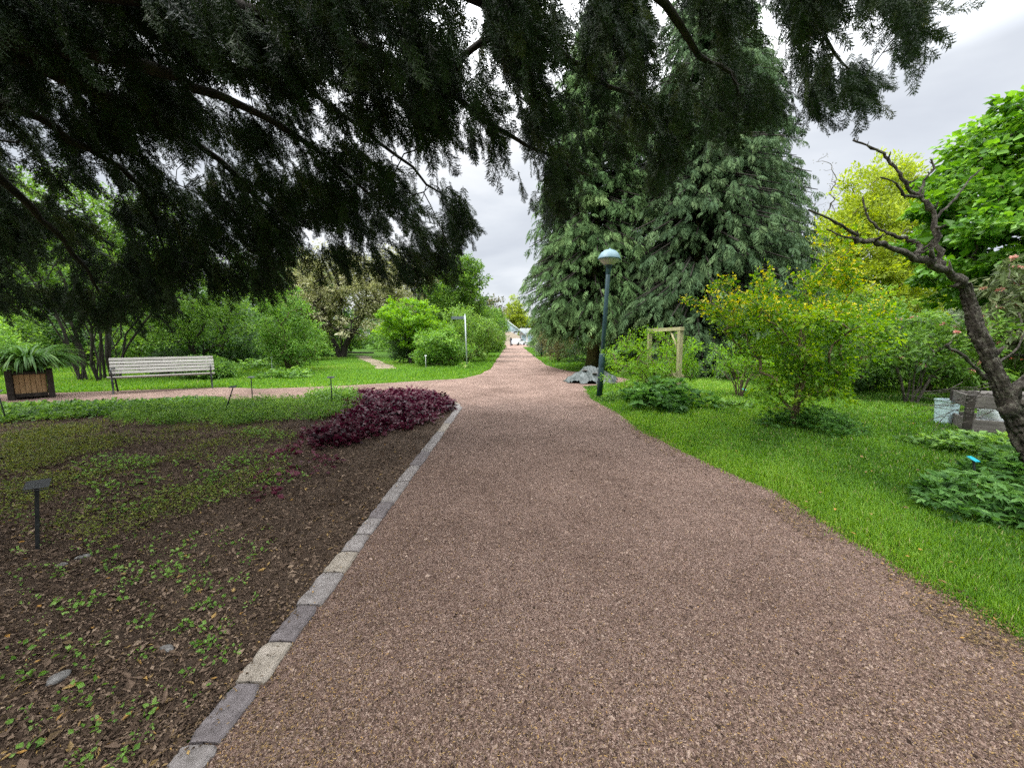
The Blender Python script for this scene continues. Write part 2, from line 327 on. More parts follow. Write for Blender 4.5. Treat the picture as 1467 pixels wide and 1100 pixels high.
for i in range(len(jy)-1):
    y0, y1 = ys[i]+.005, ys[i+1]-.005; w = .135+RNG.uniform(-.012, .012)
    m = MB(); nl = 6
    L_ = y1-y0; pr = []
    for k in range(nl+1):
        yy = y0+L_*k/nl; e = .006 if k in (0, nl) else 0
        x0, x1 = -1.17-w/2+.002+e+RNG.normal(0, .003), -1.17+w/2+.06-.06-e+RNG.normal(0, .003)
        c = .036+RNG.normal(0, .0015)-e*.8
        pr.append([[x0, yy, -.1], [x0, yy, c-.008], [x0+.009, yy, c], [(x0+x1)/2, yy, c+.003], [x1-.009, yy, c], [x1, yy, c-.01], [x1, yy, -.1]])
    V = np.array(pr).reshape(-1, 3)+[.065, 0, -.012]; n = 7
    F = [[k*n+j, k*n+j+1, k*n+n+j+1, k*n+n+j] for k in range(nl) for j in range(n-1)]
    m.add(V, np.array(F)[:, ::-1], smooth=False)
    for k in (0, nl): m.add(V[k*n:k*n+n], [[0, 1, 2, 3], [3, 4, 5, 6], [0, 3, 6, 6][:3]+[0]][:2], smooth=False)
    o = m.build('kerb_stone', M[tones[i]])
    tag(o, f'{word[tones[i]]} kerb stone, {ordn[i]} from the front in the row between bed and gravel path', 'kerb stone', 'kerb stones edging the flower bed')
for i, (x, y, a) in enumerate([(-1.17, 8.12, R(8)), (-1.30, 8.52, R(28))]):
    m = MB(); m.box((0, 0, -.01), (.135, .38, .07), None, bevel=.012, jit=.002); o = m.build('kerb_stone', M['kerb_tan' if i else 'kerb_grey'])
    o.location = (x, y, .0); o.rotation_euler = (0, 0, a)
    tag(o, ['kerb stone at the far bend of the row, just where it starts turning left', 'farthest tan kerb stone, turned around the tip of the bed by the purple leaves'][i], 'kerb stone', 'kerb stones edging the flower bed')
# ------------------------------------------------------------------ scattered ground stuff
def sample_poly(poly, n, dens=None):
    poly = np.asarray([p[:2] for p in poly]); lo, hi = poly.min(0), poly.max(0); out = []
    tot = 0
    while tot < n:
        p = RNG.uniform(lo, hi, (n*2, 2)); k = inpoly(p[:, 0], p[:, 1], poly)
        if dens is not None: k &= RNG.uniform(0, 1, len(p)) < dens(p[:, 0], p[:, 1])
        out.append(p[k]); tot += k.sum()
    return np.concatenate(out)[:n]
def visible(p, margin=380):
    px, py, f = project(np.c_[p, np.zeros(len(p))]); return (f > .2) & (px > -margin) & (px < 1467+margin) & (py < 1100+margin)
def flat_scatter(name, P, zf, mat, L, asp, tint, tilt=.35, lift=.004, kindlabel=None, fold=.2):
    n = len(P); th = RNG.uniform(0, 2*PI, n); D = np.c_[np.cos(th), np.sin(th), RNG.normal(0, tilt*.6, n)]; N = np.c_[RNG.normal(0, tilt, (n, 2)), np.ones(n)]
    m = MB(); m.leaves(np.c_[P, zf+lift], D, N, L, L*asp, tint, fold=fold); o = m.build(name, mat); tag(o, kindlabel[0], kindlabel[1], kind='stuff'); return o
def frustum_pts(n, x0, x1, y0, y1, power=1.6):
    """more points near the camera"""
    out = np.zeros((0, 2))
    while len(out) < n:
        y = y0*(y1/y0)**RNG.uniform(0, 1, n) if power is None else (y0**(1-power)+RNG.uniform(0, 1, n)*(y1**(1-power)-y0**(1-power)))**(1/(1-power))
        x = RNG.uniform(x0, x1, n); p = np.c_[x, y]; out = np.concatenate([out, p[visible(p)]])
    return out[:n]
path_arr = np.array(path_pts)
def on_path(p): return inpoly(p[:, 0], p[:, 1], path_arr)
# gravel stones
p = frustum_pts(190000, -1.1, 2.6, 1.0, 7.5, 2.0); p = p[on_path(p)]; n = len(p)
V0 = np.array([[1, 0, 0], [0, 1, 0], [-1, 0, 0], [0, -1, 0], [0, 0, 1.]]); F0 = np.array([[0, 1, 4], [1, 2, 4], [2, 3, 4], [3, 0, 4]])
s = RNG.lognormal(math.log(.0027), .42, n)*np.clip(p[:, 1]/2.2, 1, 2.2)**.6; th = RNG.uniform(0, 2*PI, n); c, sn = np.cos(th)*s, np.sin(th)*s
Mx = np.zeros((n, 3, 3)); Mx[:, 0, 0] = c*1.3; Mx[:, 1, 0] = sn*1.3; Mx[:, 0, 1] = -sn*.8; Mx[:, 1, 1] = c*.8; Mx[:, 2, 2] = s*.7; Mx[:, :2, 2] = RNG.normal(0, .3, (n, 2))*s[:, None]
m = MB(); m.stamp(V0, F0, Mx, np.c_[p, np.full(n, .006)], RNG.beta(1.1, 1.25, n)); tag(m.build('gravel', M['pebble']), 'loose red-brown gravel stones on the path', 'gravel', kind='stuff')
# dry needles and bits trodden on the path
p = frustum_pts(62000, -1.1, 2.6, 1.0, 8., 2.3); k = on_path(p) & (RNG.uniform(0, 1, len(p)) < np.where(np.abs(p[:, 0]-.6) > 1.2, 1, .55)); p = p[k]; n = len(p)
flat_scatter('needle_litter', p, np.full(n, .010), M['litter'], RNG.uniform(.005, .017, n), .22, RNG.beta(1.6, 2.2, n), .25, kindlabel=('dry tan needles and leaf bits strewn over the gravel path', 'leaf litter'))
q = frustum_pts(40000, 1.6, 2.75, 1.2, 9., 1.9); eo = np.array([1 if a else 0 for a in on_path(q+np.array([.30, 0]))]); q = q[on_path(q-np.array([.12, 0])) & (eo == 0) & (RNG.uniform(0, 1, len(q)) < np.clip(.35+.8*smooth_noise(q[:, 0]*2.2, q[:, 1]*2.2, 44), .04, 1))]; n = len(q)
flat_scatter('edge_litter', q, np.full(n, .012), M['litter'], RNG.uniform(.008, .026, n)*np.clip(q[:, 1]/2.5, 1, 2)**.5, RNG.uniform(.2, .5, n), RNG.beta(1.4, 2.2, n), .4, kindlabel=('brown needle and leaf debris drifted along the right edge of the path', 'leaf litter'))
q = np.c_[RNG.uniform(-1.19, -1.045, 900), 1.0+7*RNG.uniform(0, 1, 900)**1.7]; q = q[RNG.uniform(0, 1, len(q)) < np.clip((-1.06-q[:, 0])*9, .12, 1)]; n = len(q)
flat_scatter('kerb_litter', q, np.full(n, .0285), M['litter'], RNG.uniform(.006, .02, n), RNG.uniform(.2, .6, n), RNG.beta(1.2, 2.6, n), .3, kindlabel=('brown soil crumbs and leaf bits lying on the kerb stones', 'leaf litter'))
# bark chips on the bed
p = frustum_pts(165000, -13, -1.12, .8, 9.5, 1.9); p = p[inpoly(p[:, 0], p[:, 1], bed_poly)]; n = len(p)
flat_scatter('bark_chips', p, bed_height(p[:, 0], p[:, 1]), M['chips'], RNG.lognormal(math.log(.0125), .5, n)*np.clip(p[:, 1]/2, 1, 2)**.5, RNG.uniform(.22, .7, n), np.clip(RNG.beta(1.5, 1.9, n), 0, 1), .55, .004, ('dark brown bark chips and soil crumbs covering the bed', 'bark chips'), .3)
p = frustum_pts(19000, -11, -1.15, .8, 8.5, 1.9); p = p[inpoly(p[:, 0], p[:, 1], bed_poly)]; n = len(p)
flat_scatter('leaf_litter', p, bed_height(p[:, 0], p[:, 1]), M['litter'], RNG.lognormal(math.log(.014), .5, n)*np.clip(p[:, 1]/2, 1, 2)**.4, RNG.uniform(.12, .45, n), RNG.beta(1.5, 2.6, n), .5, .007, ('pale dry leaf bits and twigs scattered on the dark bed', 'leaf litter'), .35)
# orange fallen cypress sprays
def fan(n_l, L):
    P = []; D = []; S = []
    for i in range(n_l):
        t = (i+1)/n_l
        for sd in (-1, 1): P.append([t*L*.8, 0, 0]); D.append([.8, sd*.75, .1]); S.append(L*.45*(1.1-t*.7))
    P.append([0, 0, 0]); D.append([1, 0, .05]); S.append(L)
    m = MB(); P = np.array(P); D = np.array(D, float); S = np.array(S)
    m.leaves(P, D, np.tile([0, 0, 1.], (len(P), 1)), S, S*.28, .5); return np.concatenate(m.V), m.F[0][0]
FV, FF = fan(5, .055)
p = frustum_pts(120, -5, -1.2, .9, 6., 1.8); p = p[inpoly(p[:, 0], p[:, 1], bed_poly)]; n = len(p); th = RNG.uniform(0, 6.28, n); s = RNG.uniform(.35, .85, n)
Mx = np.stack([np.c_[np.cos(th), np.sin(th), RNG.normal(0, .15, n)], np.c_[-np.sin(th), np.cos(th), RNG.normal(0, .15, n)], np.tile([0, 0, 1.], (n, 1))], 2)*s[:, None, None]
m = MB(); m.stamp(FV, FF, Mx, np.c_[p, bed_height(p[:, 0], p[:, 1])+.014], RNG.uniform(.62, 1, n)); tag(m.build('fallen_sprays', M['litter']), 'orange dry conifer sprays fallen on the dark bed', 'leaf litter', kind='stuff')
# low weeds
def tufts(P, zf, nper, rad, h, L, asp, tint, m, mi=0, up=.6):
    n = len(P); k = nper; C = np.repeat(np.c_[P, zf], k, 0); N_ = n*k
    rr = np.repeat(np.broadcast_to(rad, (n,)), k); hh = np.repeat(np.broadcast_to(h, (n,)), k)
    th = RNG.uniform(0, 2*PI, N_); q = np.sqrt(RNG.uniform(0, 1, N_)); off = np.c_[np.cos(th)*q*rr, np.sin(th)*q*rr, hh*RNG.uniform(.25, 1, N_)*(1-.45*q*q)]
    D = np.c_[np.cos(th), np.sin(th), RNG.normal(.15, .4, N_)]+RNG.normal(0, .35, (N_, 3)); Nn = np.c_[RNG.normal(0, .45, (N_, 2)), np.full(N_, up)]
    l = np.repeat(np.broadcast_to(L, (n,)), k)*RNG.uniform(.6, 1.25, N_)
    m.leaves(C+off, D, Nn, l, l*asp, np.clip(np.repeat(np.broadcast_to(tint, (n,)), k)+RNG.normal(0, .16, N_), 0, 1), mi)
m = MB()
p = sample_poly([g(0, 600), g(330, 596), g(440, 640), g(400, 700), g(300, 740), g(140, 800), g(0, 780)], 2900, lambda x, y: np.clip(smooth_noise(x*1.7, y*1.7, 21)*1.5+.38, .05, 1))
d = np.clip(p[:, 1]/3.5, .7, 3)
tufts(p, bed_height(p[:, 0], p[:, 1]), 7, .08*d**.4, .05+.03*RNG.uniform(0, 1, len(p)), .022*d**.35, .6, np.clip(RNG.normal(.5, .25, len(p)), 0, 1), m)
tag(m.build('low_weeds', M['weed']), 'thin yellow-green weeds spread over the back of the dark bed', 'weeds', kind='stuff')
m = MB()
wp = [(640-180+x/3.189, 780+y/3.189) for x, y in []]
spots = [(202, 847), (288, 881), (310, 940), (240, 955-120), (365, 808), (350, 812), (123, 1010), (165, 1045), (205, 1075), (195, 1088), (150, 870), (128, 1098), (60, 840), (20, 990), (10, 1045), (330, 905), (320, 938), (300, 878), (235, 833), (190, 850), (345, 840), (212, 1035), (45, 760)]
pp = np.array([g(a, b_)[:2] for a, b_ in spots]); pp = np.concatenate([np.repeat(pp, 2, 0)+RNG.normal(0, .035, (len(pp)*2, 2)), sample_poly([g(0, 800), g(420, 760), g(300, 1000), g(150, 1099), g(0, 1099)], 110)])
tufts(pp, bed_height(pp[:, 0], pp[:, 1]), 7, .04*RNG.uniform(.5, 1.3, len(pp)), .045, .022*RNG.uniform(.5, 1.3, len(pp)), .72, RNG.uniform(.4, .85, len(pp)), m)
gp = sample_poly([g(100, 690), g(300, 660), g(420, 640), g(430, 700), g(180, 770)], 60); tufts(gp, bed_height(gp[:, 0], gp[:, 1]), 14, .1, .07, .035, .55, RNG.uniform(.3, .9, len(gp)), m)
gp = np.array([g(x, y)[:2] for x, y in ((375, 632), (395, 636), (360, 628), (165, 680), (185, 686), (150, 676), (205, 678))]); gp = np.repeat(gp, 4, 0)+RNG.normal(0, .09, (len(gp)*4, 2)); tufts(gp, bed_height(gp[:, 0], gp[:, 1]), 22, .12, .11, .035, .5, RNG.uniform(.5, .95, len(gp)), m)
tag(m.build('seedling_weeds', M['green_fresh']), 'small bright green seedlings dotted over the dark bed', 'weeds', kind='stuff')
# green ground cover along the back of the bed
m = MB()
p = sample_poly([g(-20, 589), g(164, 583), g(264, 577), g(300, 576), g(300, 590), g(210, 598), g(130, 606), g(-20, 617)], 300)
tufts(p, bed_height(p[:, 0], p[:, 1]), 30, .2, .10, .075, .62, RNG.uniform(.1, .75, len(p)), m, 0, .9)
p = sample_poly([g(250, 584), g(400, 579), g(448, 577), g(500, 568), g(520, 580), g(505, 600), g(440, 612), g(330, 619), g(180, 616), g(160, 604)], 620)
tufts(p, bed_height(p[:, 0], p[:, 1]), 50, .13, .16*RNG.uniform(.5, 1.4, len(p)), .052, .3, RNG.uniform(.2, 1, len(p)), m, 0, .3)
p = sample_poly([g(440, 575), g(470, 566), g(505, 566), g(510, 582), g(470, 590)], 90); tufts(p, bed_height(p[:, 0], p[:, 1]), 40, .18, .28, .07, .5, RNG.uniform(.4, .95, len(p)), m)
tag(m.build('ground_cover', M['groundcover']), 'dense green ground cover along the back edge of the bed', 'ground cover', kind='stuff')
# purple-leaved ground cover
m = MB()
p = sample_poly([g(500, 566), g(600, 562), g(644, 577), g(640, 592), g(604, 612), g(560, 622), g(520, 636), g(488, 656), g(440, 640), g(505, 600)], 420)
tufts(p, bed_height(p[:, 0], p[:, 1]), 34, .17, .155*RNG.uniform(.6, 1.2, len(p)), .08, .85, np.clip(RNG.normal(.5, .2, len(p)), 0, 1), m, 0, .9)
p = sample_poly([g(470, 600), g(560, 620), g(470, 690), g(380, 730), g(370, 690), g(430, 640)], 60, lambda x, y: np.clip((y-2.8)/4, .1, 1)); tufts(p, bed_height(p[:, 0], p[:, 1]), 11, .10, .09, .06, .8, RNG.uniform(.5, 1, len(p)), m, 0, .9)
tag(m.build('purple_ground_cover', M['purple']), 'mass of dark purple-leaved plants at the tip of the bed', 'ground cover', kind='stuff')
# stones on the bed
M['stone'] = surfmat('pale_stone', cols((.09, .085, .08), (.16, .15, .142), (.27, .26, .245)), 30, 8, .85, .6, 90)
def blob_stone(r, seed):
    rr = np.random.default_rng(seed); m = MB(); n1, n2 = 12, 7; V = []
    for i in range(n2):
        ph = -PI/2+PI*i/(n2-1)
        for j in range(n1):
            t = 2*PI*j/n1; k = 1+.16*math.sin(2*t+seed)+.1*math.sin(3*t+2*seed)+rr.normal(0, .03); V.append([math.cos(ph)*math.cos(t)*r*k*1.2, math.cos(ph)*math.sin(t)*r*k*.85, math.sin(ph)*r*.5*(1+rr.normal(0, .04))])
    m.add(V, [[i*n1+j, i*n1+(j+1) % n1, i*n1+n1+(j+1) % n1, i*n1+n1+j] for i in range(n2-1) for j in range(n1)]); return m
for i, (px, py, r, lb) in enumerate([(241, 938, .032, 'pale grey stone on the dark soil beside a small green weed, closest to the kerb'), (122, 815, .036, 'rounded light stone in the weedy soil right of the metal plant sign foot'), (92, 828, .034, 'flat whitish stone among yellow leaves below the metal plant sign'), (85, 985, .045, 'dull brownish grey stone half sunk in the bare soil at the left')]):
    q = g(px, py); o = blob_stone(r*.8, i+2).build('stone', M['stone']); o.location = (q[0], q[1], float(bed_height(q[0], q[1]))+.004); o.rotation_euler = (.1, .1, i*1.3); tag(o, lb, 'stone')
# ------------------------------------------------------------------ grass
def grass(name, P, h, w, tint, label, lean=.5):
    n = len(P); th = RNG.uniform(0, 2*PI, n); d = np.c_[np.cos(th), np.sin(th), np.zeros(n)]; s = np.c_[-np.sin(th), np.cos(th), np.zeros(n)]
    b0 = np.c_[P, np.zeros(n)]; ln = (RNG.uniform(.1, 1, n)*lean)[:, None]*h[:, None]; hz = np.c_[np.zeros((n, 2)), h]
    m1 = b0+d*ln*.35+hz*.6; tip = b0+d*ln*1.25+hz
    V = np.stack([b0-s*w[:, None]/2, b0+s*w[:, None]/2, m1+s*w[:, None]*.4, m1-s*w[:, None]*.4, tip], 1)
    i = np.arange(n)*5; m = MB(); m.add(V.reshape(-1, 3), np.stack([i, i+1, i+2, i+3], 1), tint, 0, False)
    m.F.append((np.stack([i+3, i+2, i+4], 1), tint, 0, False)); o = m.build(name, M['grass']); tag(o, label, 'grass', kind='stuff')
def grass_pts(n, x0, x1, y0, y1, power):
    p = frustum_pts(n, x0, x1, y0, y1, power); return p[~on_path(p+RNG.normal(0, .05, p.shape)) & ~inpoly(p[:, 0], p[:, 1], bed_poly)]
p = grass_pts(470000, 1.9, 19, 1.3, 18, 1.75); d = np.hypot(p[:, 0], p[:, 1]); n = len(p)
patch = smooth_noise(p[:, 0]*.8, p[:, 1]*.8, 33)
en = p+RNG.normal(0, .05, p.shape); edge = .35+.17*(~on_path(en-np.array([.08, 0])))+.17*(~on_path(en-np.array([.18, 0])))+.16*(~on_path(en-np.array([.30, 0])))+.15*(~on_path(en-np.array([.45, 0])))
grass('grass', p, (.055+.03*RNG.uniform(0, 1, n)+.028*np.clip(patch, -1, 1.5)+.014*smooth_noise(p[:, 0]*3, p[:, 1]*3, 34))*edge*np.clip(d/6, 1, 1.3), .0045*np.clip(d/3, .9, 5), np.where(RNG.uniform(0, 1, n) < .022, 1, np.clip(.46+.30*patch+.12*smooth_noise(p[:, 0]*3, p[:, 1]*3, 34)+RNG.normal(0, .2, n), 0, .92)), 'short green lawn grass along the right side of the path')
p = frustum_pts(130000, -28, -1.0, 9.5, 30, 1.6); p = p[~on_path(p) & ~inpoly(p[:, 0], p[:, 1], bed_poly) & (RNG.uniform(0, 1, len(p)) > .93*inpoly(p[:, 0], p[:, 1], [g(508, 510)[:2], g(526, 510)[:2], g(552, 520)[:2], g(568, 528)[:2], g(540, 529)[:2], g(528, 520)[:2]]))]; n = len(p); d = np.hypot(p[:, 0], p[:, 1])
patch = smooth_noise(p[:, 0]*.6, p[:, 1]*.6, 35)
grass('grass', p, .035+.035*RNG.uniform(0, 1, n)+.012*np.clip(patch, -1, 2), .0045*np.clip(d/3, 1, 5), np.clip(.55+.2*patch+RNG.normal(0, .18, n), 0, 1), 'bright green lawn grass beyond the side path on the left')
p = frustum_pts(26000, -4, 8, 14, 62, 1.3); p = p[~on_path(p)]; n = len(p); d = np.hypot(p[:, 0], p[:, 1])
grass('grass', p, .08+.05*RNG.uniform(0, 1, n), .004*np.clip(d/3, 1, 8), np.clip(.45+RNG.normal(0, .17, n), 0, 1), 'grass verges along the far straight part of the path')
p = frustum_pts(900, 2.3, 9, 2, 9, 1.3); p = p[~on_path(p)]; n = len(p)
flat_scatter('fallen_leaves', p[:170], np.full(len(p[:170]), .055), M['litter'], RNG.uniform(.02, .045, len(p[:170])), .6, RNG.uniform(.5, 1, len(p[:170])), .5, kindlabel=('few tan fallen leaves lying in the lawn grass', 'fallen leaves'))
# ------------------------------------------------------------------ plants: skeleton + leaf clumps
def targets(ells, n, rng, shell=.6, zmin=-9, rough=.22):
    ells = np.asarray(ells, float); vol = ells[:, 3]*ells[:, 4]*ells[:, 5]; idx = rng.choice(len(ells), n*2, p=vol/vol.sum()); e = ells[idx]
    d = nrm(rng.normal(0, 1, (n*2, 3))); r = rng.uniform(0, 1, n*2)**(1/3.); r = np.where(rng.uniform(0, 1, n*2) < shell, .8+.25*rng.uniform(0, 1, n*2), r)
    s = rng.uniform(0, 6, 6); r = r*(1+rough*(np.sin(3*d[:, 0]+s[0])*np.sin(3.3*d[:, 1]+s[1])+.7*np.sin(5.1*d[:, 2]+s[2]+2*d[:, 0])))
    P = e[:, :3]+d*r[:, None]*e[:, 3:]; P = P[P[:, 2] > zmin]; return P[:n]
def skeleton(trunks, tg, tip_r, rng, wob=.06, updown=.35, seg=3, expo=.45, maxr=None):
    pos = []; par = []
    for tr in trunks:
        for i, q in enumerate(tr): pos.append(np.asarray(q, float)); par.append(len(pos)-2 if i else -1)
    nt = len(pos); pos = np.array(pos+[np.zeros(3)]*(len(tg)*seg)); par = par+[0]*(len(tg)*seg); cnt = nt
    roots = np.array([t[0] for t in trunks]); dist = np.min(np.linalg.norm(tg[:, None]-roots[None], axis=2), 1); ends = []
    for t in tg[np.argsort(dist)]:
        v = t-pos[:cnt]; dd = np.linalg.norm(v, axis=1); cost = dd*(1+updown*np.clip(-v[:, 2]/np.maximum(dd, 1e-6), -.4, 1)); k = int(np.argmin(cost)); a = pos[k].copy(); pk = k
        L = dd[k]
        for s_ in range(1, seg+1):
            f = s_/seg; q = a+(t-a)*f
            if s_ < seg: q = q+rng.normal(0, wob*L, 3)+np.array([0, 0, .08*L*math.sin(PI*f)])
            pos[cnt] = q; par[cnt] = pk; pk = cnt; cnt += 1
        ends.append((pk, k))
    pos = pos[:cnt]; par = np.array(par[:cnt]); w = np.zeros(cnt); 
    for e_, _ in ends: w[e_] += 1
    for i in range(cnt-1, -1, -1):
        if par[i] >= 0: w[par[i]] += w[i]
    r = tip_r*np.maximum(w, 1)**expo
    if maxr: r = np.minimum(r, maxr)
    return pos, par, r, np.array([e_ for e_, _ in ends])
def wood(m, pos, par, r, n=5, mi=0):
    i = np.where(par >= 0)[0]; ra = np.minimum(r[par[i]], r[i]*1.35); m.frusta(pos[par[i]], pos[i], ra, r[i]*.97, n, .5, mi)
def clumps(m, C, A, n, rad, size, asp, rng, elong=1.5, flat=.8, up=.5, droop=.15, outw=.6, tint0=.5, tvar=.13, cvar=.12, mi=0, szvar=.3, fold=.18):
    N = len(C)*n; c = np.repeat(C, n, 0); a = np.repeat(nrm(A), n, 0); o = nrm(rng.normal(0, 1, (N, 3)))*(rng.uniform(0, 1, (N, 1))**.45)
    o = o+a*np.sum(o*a, 1, keepdims=True)*(elong-1); o[:, 2] *= flat
    rr = np.repeat(rad*rng.uniform(.65, 1.3, len(C)), n)[:, None]; P = c+o*rr
    D = nrm(o)*outw+a*.45+rng.normal(0, .4, (N, 3)); D[:, 2] -= droop
    Nn = rng.normal(0, .5, (N, 3))+nrm(o)*.25; Nn[:, 2] += up
    L = size*np.exp(rng.normal(0, szvar, N)); t = np.repeat(rng.normal(tint0, cvar, len(C)), n)+rng.normal(0, tvar, N)
    m.leaves(P, D, Nn, L, L*asp, np.clip(t, 0, 1), mi, fold)
def plant(name, label, cat, base, ells, n_cl, per, rad, size, asp, leaf, bark='twig', trunks=None, tip=.006, seed=1, shell=.6, zmin=.15, group=None, up=.5, droop=.15, elong=1.5, flat=.8, trunk_n=None, expo=.45, wob=.06, flowers=None, stems=None, tint0=.5, cvar=.17, tvar=.19, rough=.22, updown=.35, maxr=None, basew=.08, spread=.4, outw=.6):
    """base: ground point; ells relative to the base; trunks: relative polylines (or several generated stems)"""
    rng = np.random.default_rng(seed); t = thing(name, label, cat, base, 0, group); n_cl, per, rad = int(n_cl*.72), int(per*1.75), rad*.88
    tg = targets(ells, n_cl, rng, shell, zmin, rough)
    if trunks is None:
        trunks = []; E = np.asarray(ells, float); cz = E[:, 2].mean(); sp = E[:, 3].mean()*spread
        for k in range(stems or 1):
            an = 2*PI*k/(stems or 1)+rng.uniform(-.4, .4); q = rng.uniform(.25, 1)*sp if stems and stems > 1 else rng.uniform(-.1, .1)
            b0 = np.array([math.cos(an)*basew*min(1, sp), math.sin(an)*basew*min(1, sp), -.05]) if stems and stems > 1 else np.array([0, 0, -.05])
            e = np.array([math.cos(an)*q, math.sin(an)*q, cz*rng.uniform(.75, 1.1)]); pts = [b0+(e-b0)*f+np.array([math.cos(an), math.sin(an), 0])*(-.18*q*math.sin(PI*f))+rng.normal(0, .02*cz, 3)*(0 < f < 1) for f in np.linspace(0, 1, 6)]
            trunks.append(pts)
    pos, par, r, en = skeleton(trunks, tg, tip, rng, wob, updown, 3, expo, maxr)
    m = MB(); wood(m, pos, par, r, 6 if trunk_n is None else trunk_n); m.build('trunk' if not stems or stems == 1 else 'stems', M[bark], t)
    m = MB(); A = pos[en]-pos[par[en]]; C = pos[en]; clumps(m, C, A, per, rad, size, asp, rng, elong, flat, up, droop, outw, tint0, tvar, cvar)
    m.build('crown' if cat == 'tree' else 'foliage', M[leaf], t)
    if flowers:
        fm, fn, fs, fz = flowers[:4]; k = rng.uniform(0, 1, len(C)) < fz; k &= C[:, 2] > (flowers[4] if len(flowers) > 4 else 0); ki = np.where(k)[0]
        if len(flowers) > 4: mm = MB(); clumps(mm, C[k], A[k], fn, rad*1.12, fs, .9, rng, elong, flat, .9, 0, .6, .5, .2, .15); mm.build('flowers', M[fm], t)['kind'] = 'stuff'
        else:   # flat flower heads one by one
            for i in ki[:70]: mm = MB(); clumps(mm, C[i:i+1]+nrm(A[i:i+1])*rad*.8, A[i:i+1], fn, .055, fs*.75, .9, rng, 1., .35, 1.2, 0, .6, .5, .2, .15); mm.build('flower_head', M[fm], t)
    return t
# ------------------------------------------------------------------ conifers with hanging fronds
def frond(seed, L=1., n=6, droop=.6):
    rng = np.random.default_rng(seed); P = []; D = []; S = []; W = []; tv = []
    for i in range(n):
        f = (i+.3)/n; q = np.array([f*L*.95, 0, .12*math.sin(PI*f)*L-droop*f*f*L*.55])
        for sd in (-1, 1):
            l = L*.42*math.sin(PI*(.18+.75*f))*rng.uniform(.7, 1.2)
            d = np.array([.75, sd*rng.uniform(.55, 1.), -.25-droop*.9*rng.uniform(.5, 1.3)]); P.append(q); D.append(d); S.append(l); W.append(l*.22); tv.append(.0+.22*f)
            for k in (.35, .65):
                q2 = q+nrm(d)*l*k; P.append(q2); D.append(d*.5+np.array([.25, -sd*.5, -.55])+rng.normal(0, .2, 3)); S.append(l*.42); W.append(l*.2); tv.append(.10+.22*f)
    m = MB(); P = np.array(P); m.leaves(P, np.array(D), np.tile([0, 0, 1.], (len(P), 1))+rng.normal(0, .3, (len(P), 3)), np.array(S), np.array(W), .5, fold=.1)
    return np.concatenate(m.V), m.F[0][0], np.array(tv)-.16
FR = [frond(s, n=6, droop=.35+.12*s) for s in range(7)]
def axes_from(D, rng, roll=.35):
    D = nrm(D); ref = np.zeros_like(D); ref[:, 2] = 1; S = nrm(np.cross(ref, D)+1e-6); U = np.cross(D, S); a = rng.normal(0, roll, len(D))[:, None]
    return np.stack([D, S*np.cos(a)+U*np.sin(a), U*np.cos(a)-S*np.sin(a)], 2)
def conifer(label, base, H, Rm, n, leaf, seed, z0=1.2, prof=.8, fr=1.1, group=None, bark='bark_moss', trunk_r=.24, inner=.3, skew=(0, 0)):
    rng = np.random.default_rng(seed); t = thing('conifer_tree', label, 'tree', base, 0, group)
    m = MB(); zs = np.linspace(0, H*.97, 14); m.tube(np.c_[skew[0]*zs/H+.05*np.sin(zs), skew[1]*zs/H+.05*np.cos(zs*.8), zs-.05], trunk_r*(1-zs/H)**.8+.015+.12*np.exp(-zs*3), 10, rough=.05)
    n_w = int(n*.055); bz = z0+(H-z0)*rng.uniform(0, 1, n_w)**1.25; ph = rng.uniform(0, 2*PI, n_w)
    def rad(z): return Rm*np.clip(1-((z-z0)/(H-z0)), 0, 1)**prof*(.78+.22*np.clip((z-z0)/1.5, 0, 1))
    L = rad(bz)*rng.uniform(.72, 1.12, n_w)+.15; d = np.c_[np.cos(ph), np.sin(ph)]; cx = np.c_[skew[0]*bz/H, skew[1]*bz/H]
    P0 = np.c_[cx, bz]; P1 = np.c_[cx+d*L[:, None]*.5, bz+L*.10]; P2 = np.c_[cx+d*L[:, None]*.92, bz-L*.10]
    rr = .006+.009*L; m.frusta(P0, P1, rr*1.4, rr, 4, .5, 1); m.frusta(P1, P2, rr, rr*.4, 4, .5, 1)
    m.build('trunk', [M[bark], M['bark_dark']], t)
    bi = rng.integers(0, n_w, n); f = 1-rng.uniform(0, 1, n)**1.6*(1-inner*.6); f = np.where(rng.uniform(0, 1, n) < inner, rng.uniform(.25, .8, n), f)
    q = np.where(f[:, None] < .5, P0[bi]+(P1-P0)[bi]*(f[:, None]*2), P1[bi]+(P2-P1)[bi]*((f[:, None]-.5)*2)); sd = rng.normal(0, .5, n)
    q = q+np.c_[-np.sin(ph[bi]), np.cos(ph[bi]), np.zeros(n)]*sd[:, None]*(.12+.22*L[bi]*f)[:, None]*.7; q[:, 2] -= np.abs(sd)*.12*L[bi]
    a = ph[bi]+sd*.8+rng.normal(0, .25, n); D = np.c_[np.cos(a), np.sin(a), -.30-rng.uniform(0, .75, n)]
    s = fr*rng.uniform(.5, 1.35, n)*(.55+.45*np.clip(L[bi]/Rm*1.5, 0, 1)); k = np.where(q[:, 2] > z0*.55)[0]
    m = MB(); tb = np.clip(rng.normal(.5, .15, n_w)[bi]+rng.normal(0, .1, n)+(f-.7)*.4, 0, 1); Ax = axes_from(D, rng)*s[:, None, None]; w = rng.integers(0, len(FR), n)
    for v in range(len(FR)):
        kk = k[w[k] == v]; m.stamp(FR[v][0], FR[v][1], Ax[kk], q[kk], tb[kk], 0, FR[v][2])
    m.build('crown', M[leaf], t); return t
conifer('tall drooping green conifer rising behind the lamp post, its bare mossy foot beside the tarpaulin', (3.75, 17.9, 0), 15.5, 3.4, 18000, 'cypress', 4, 1.9, .5, .46)
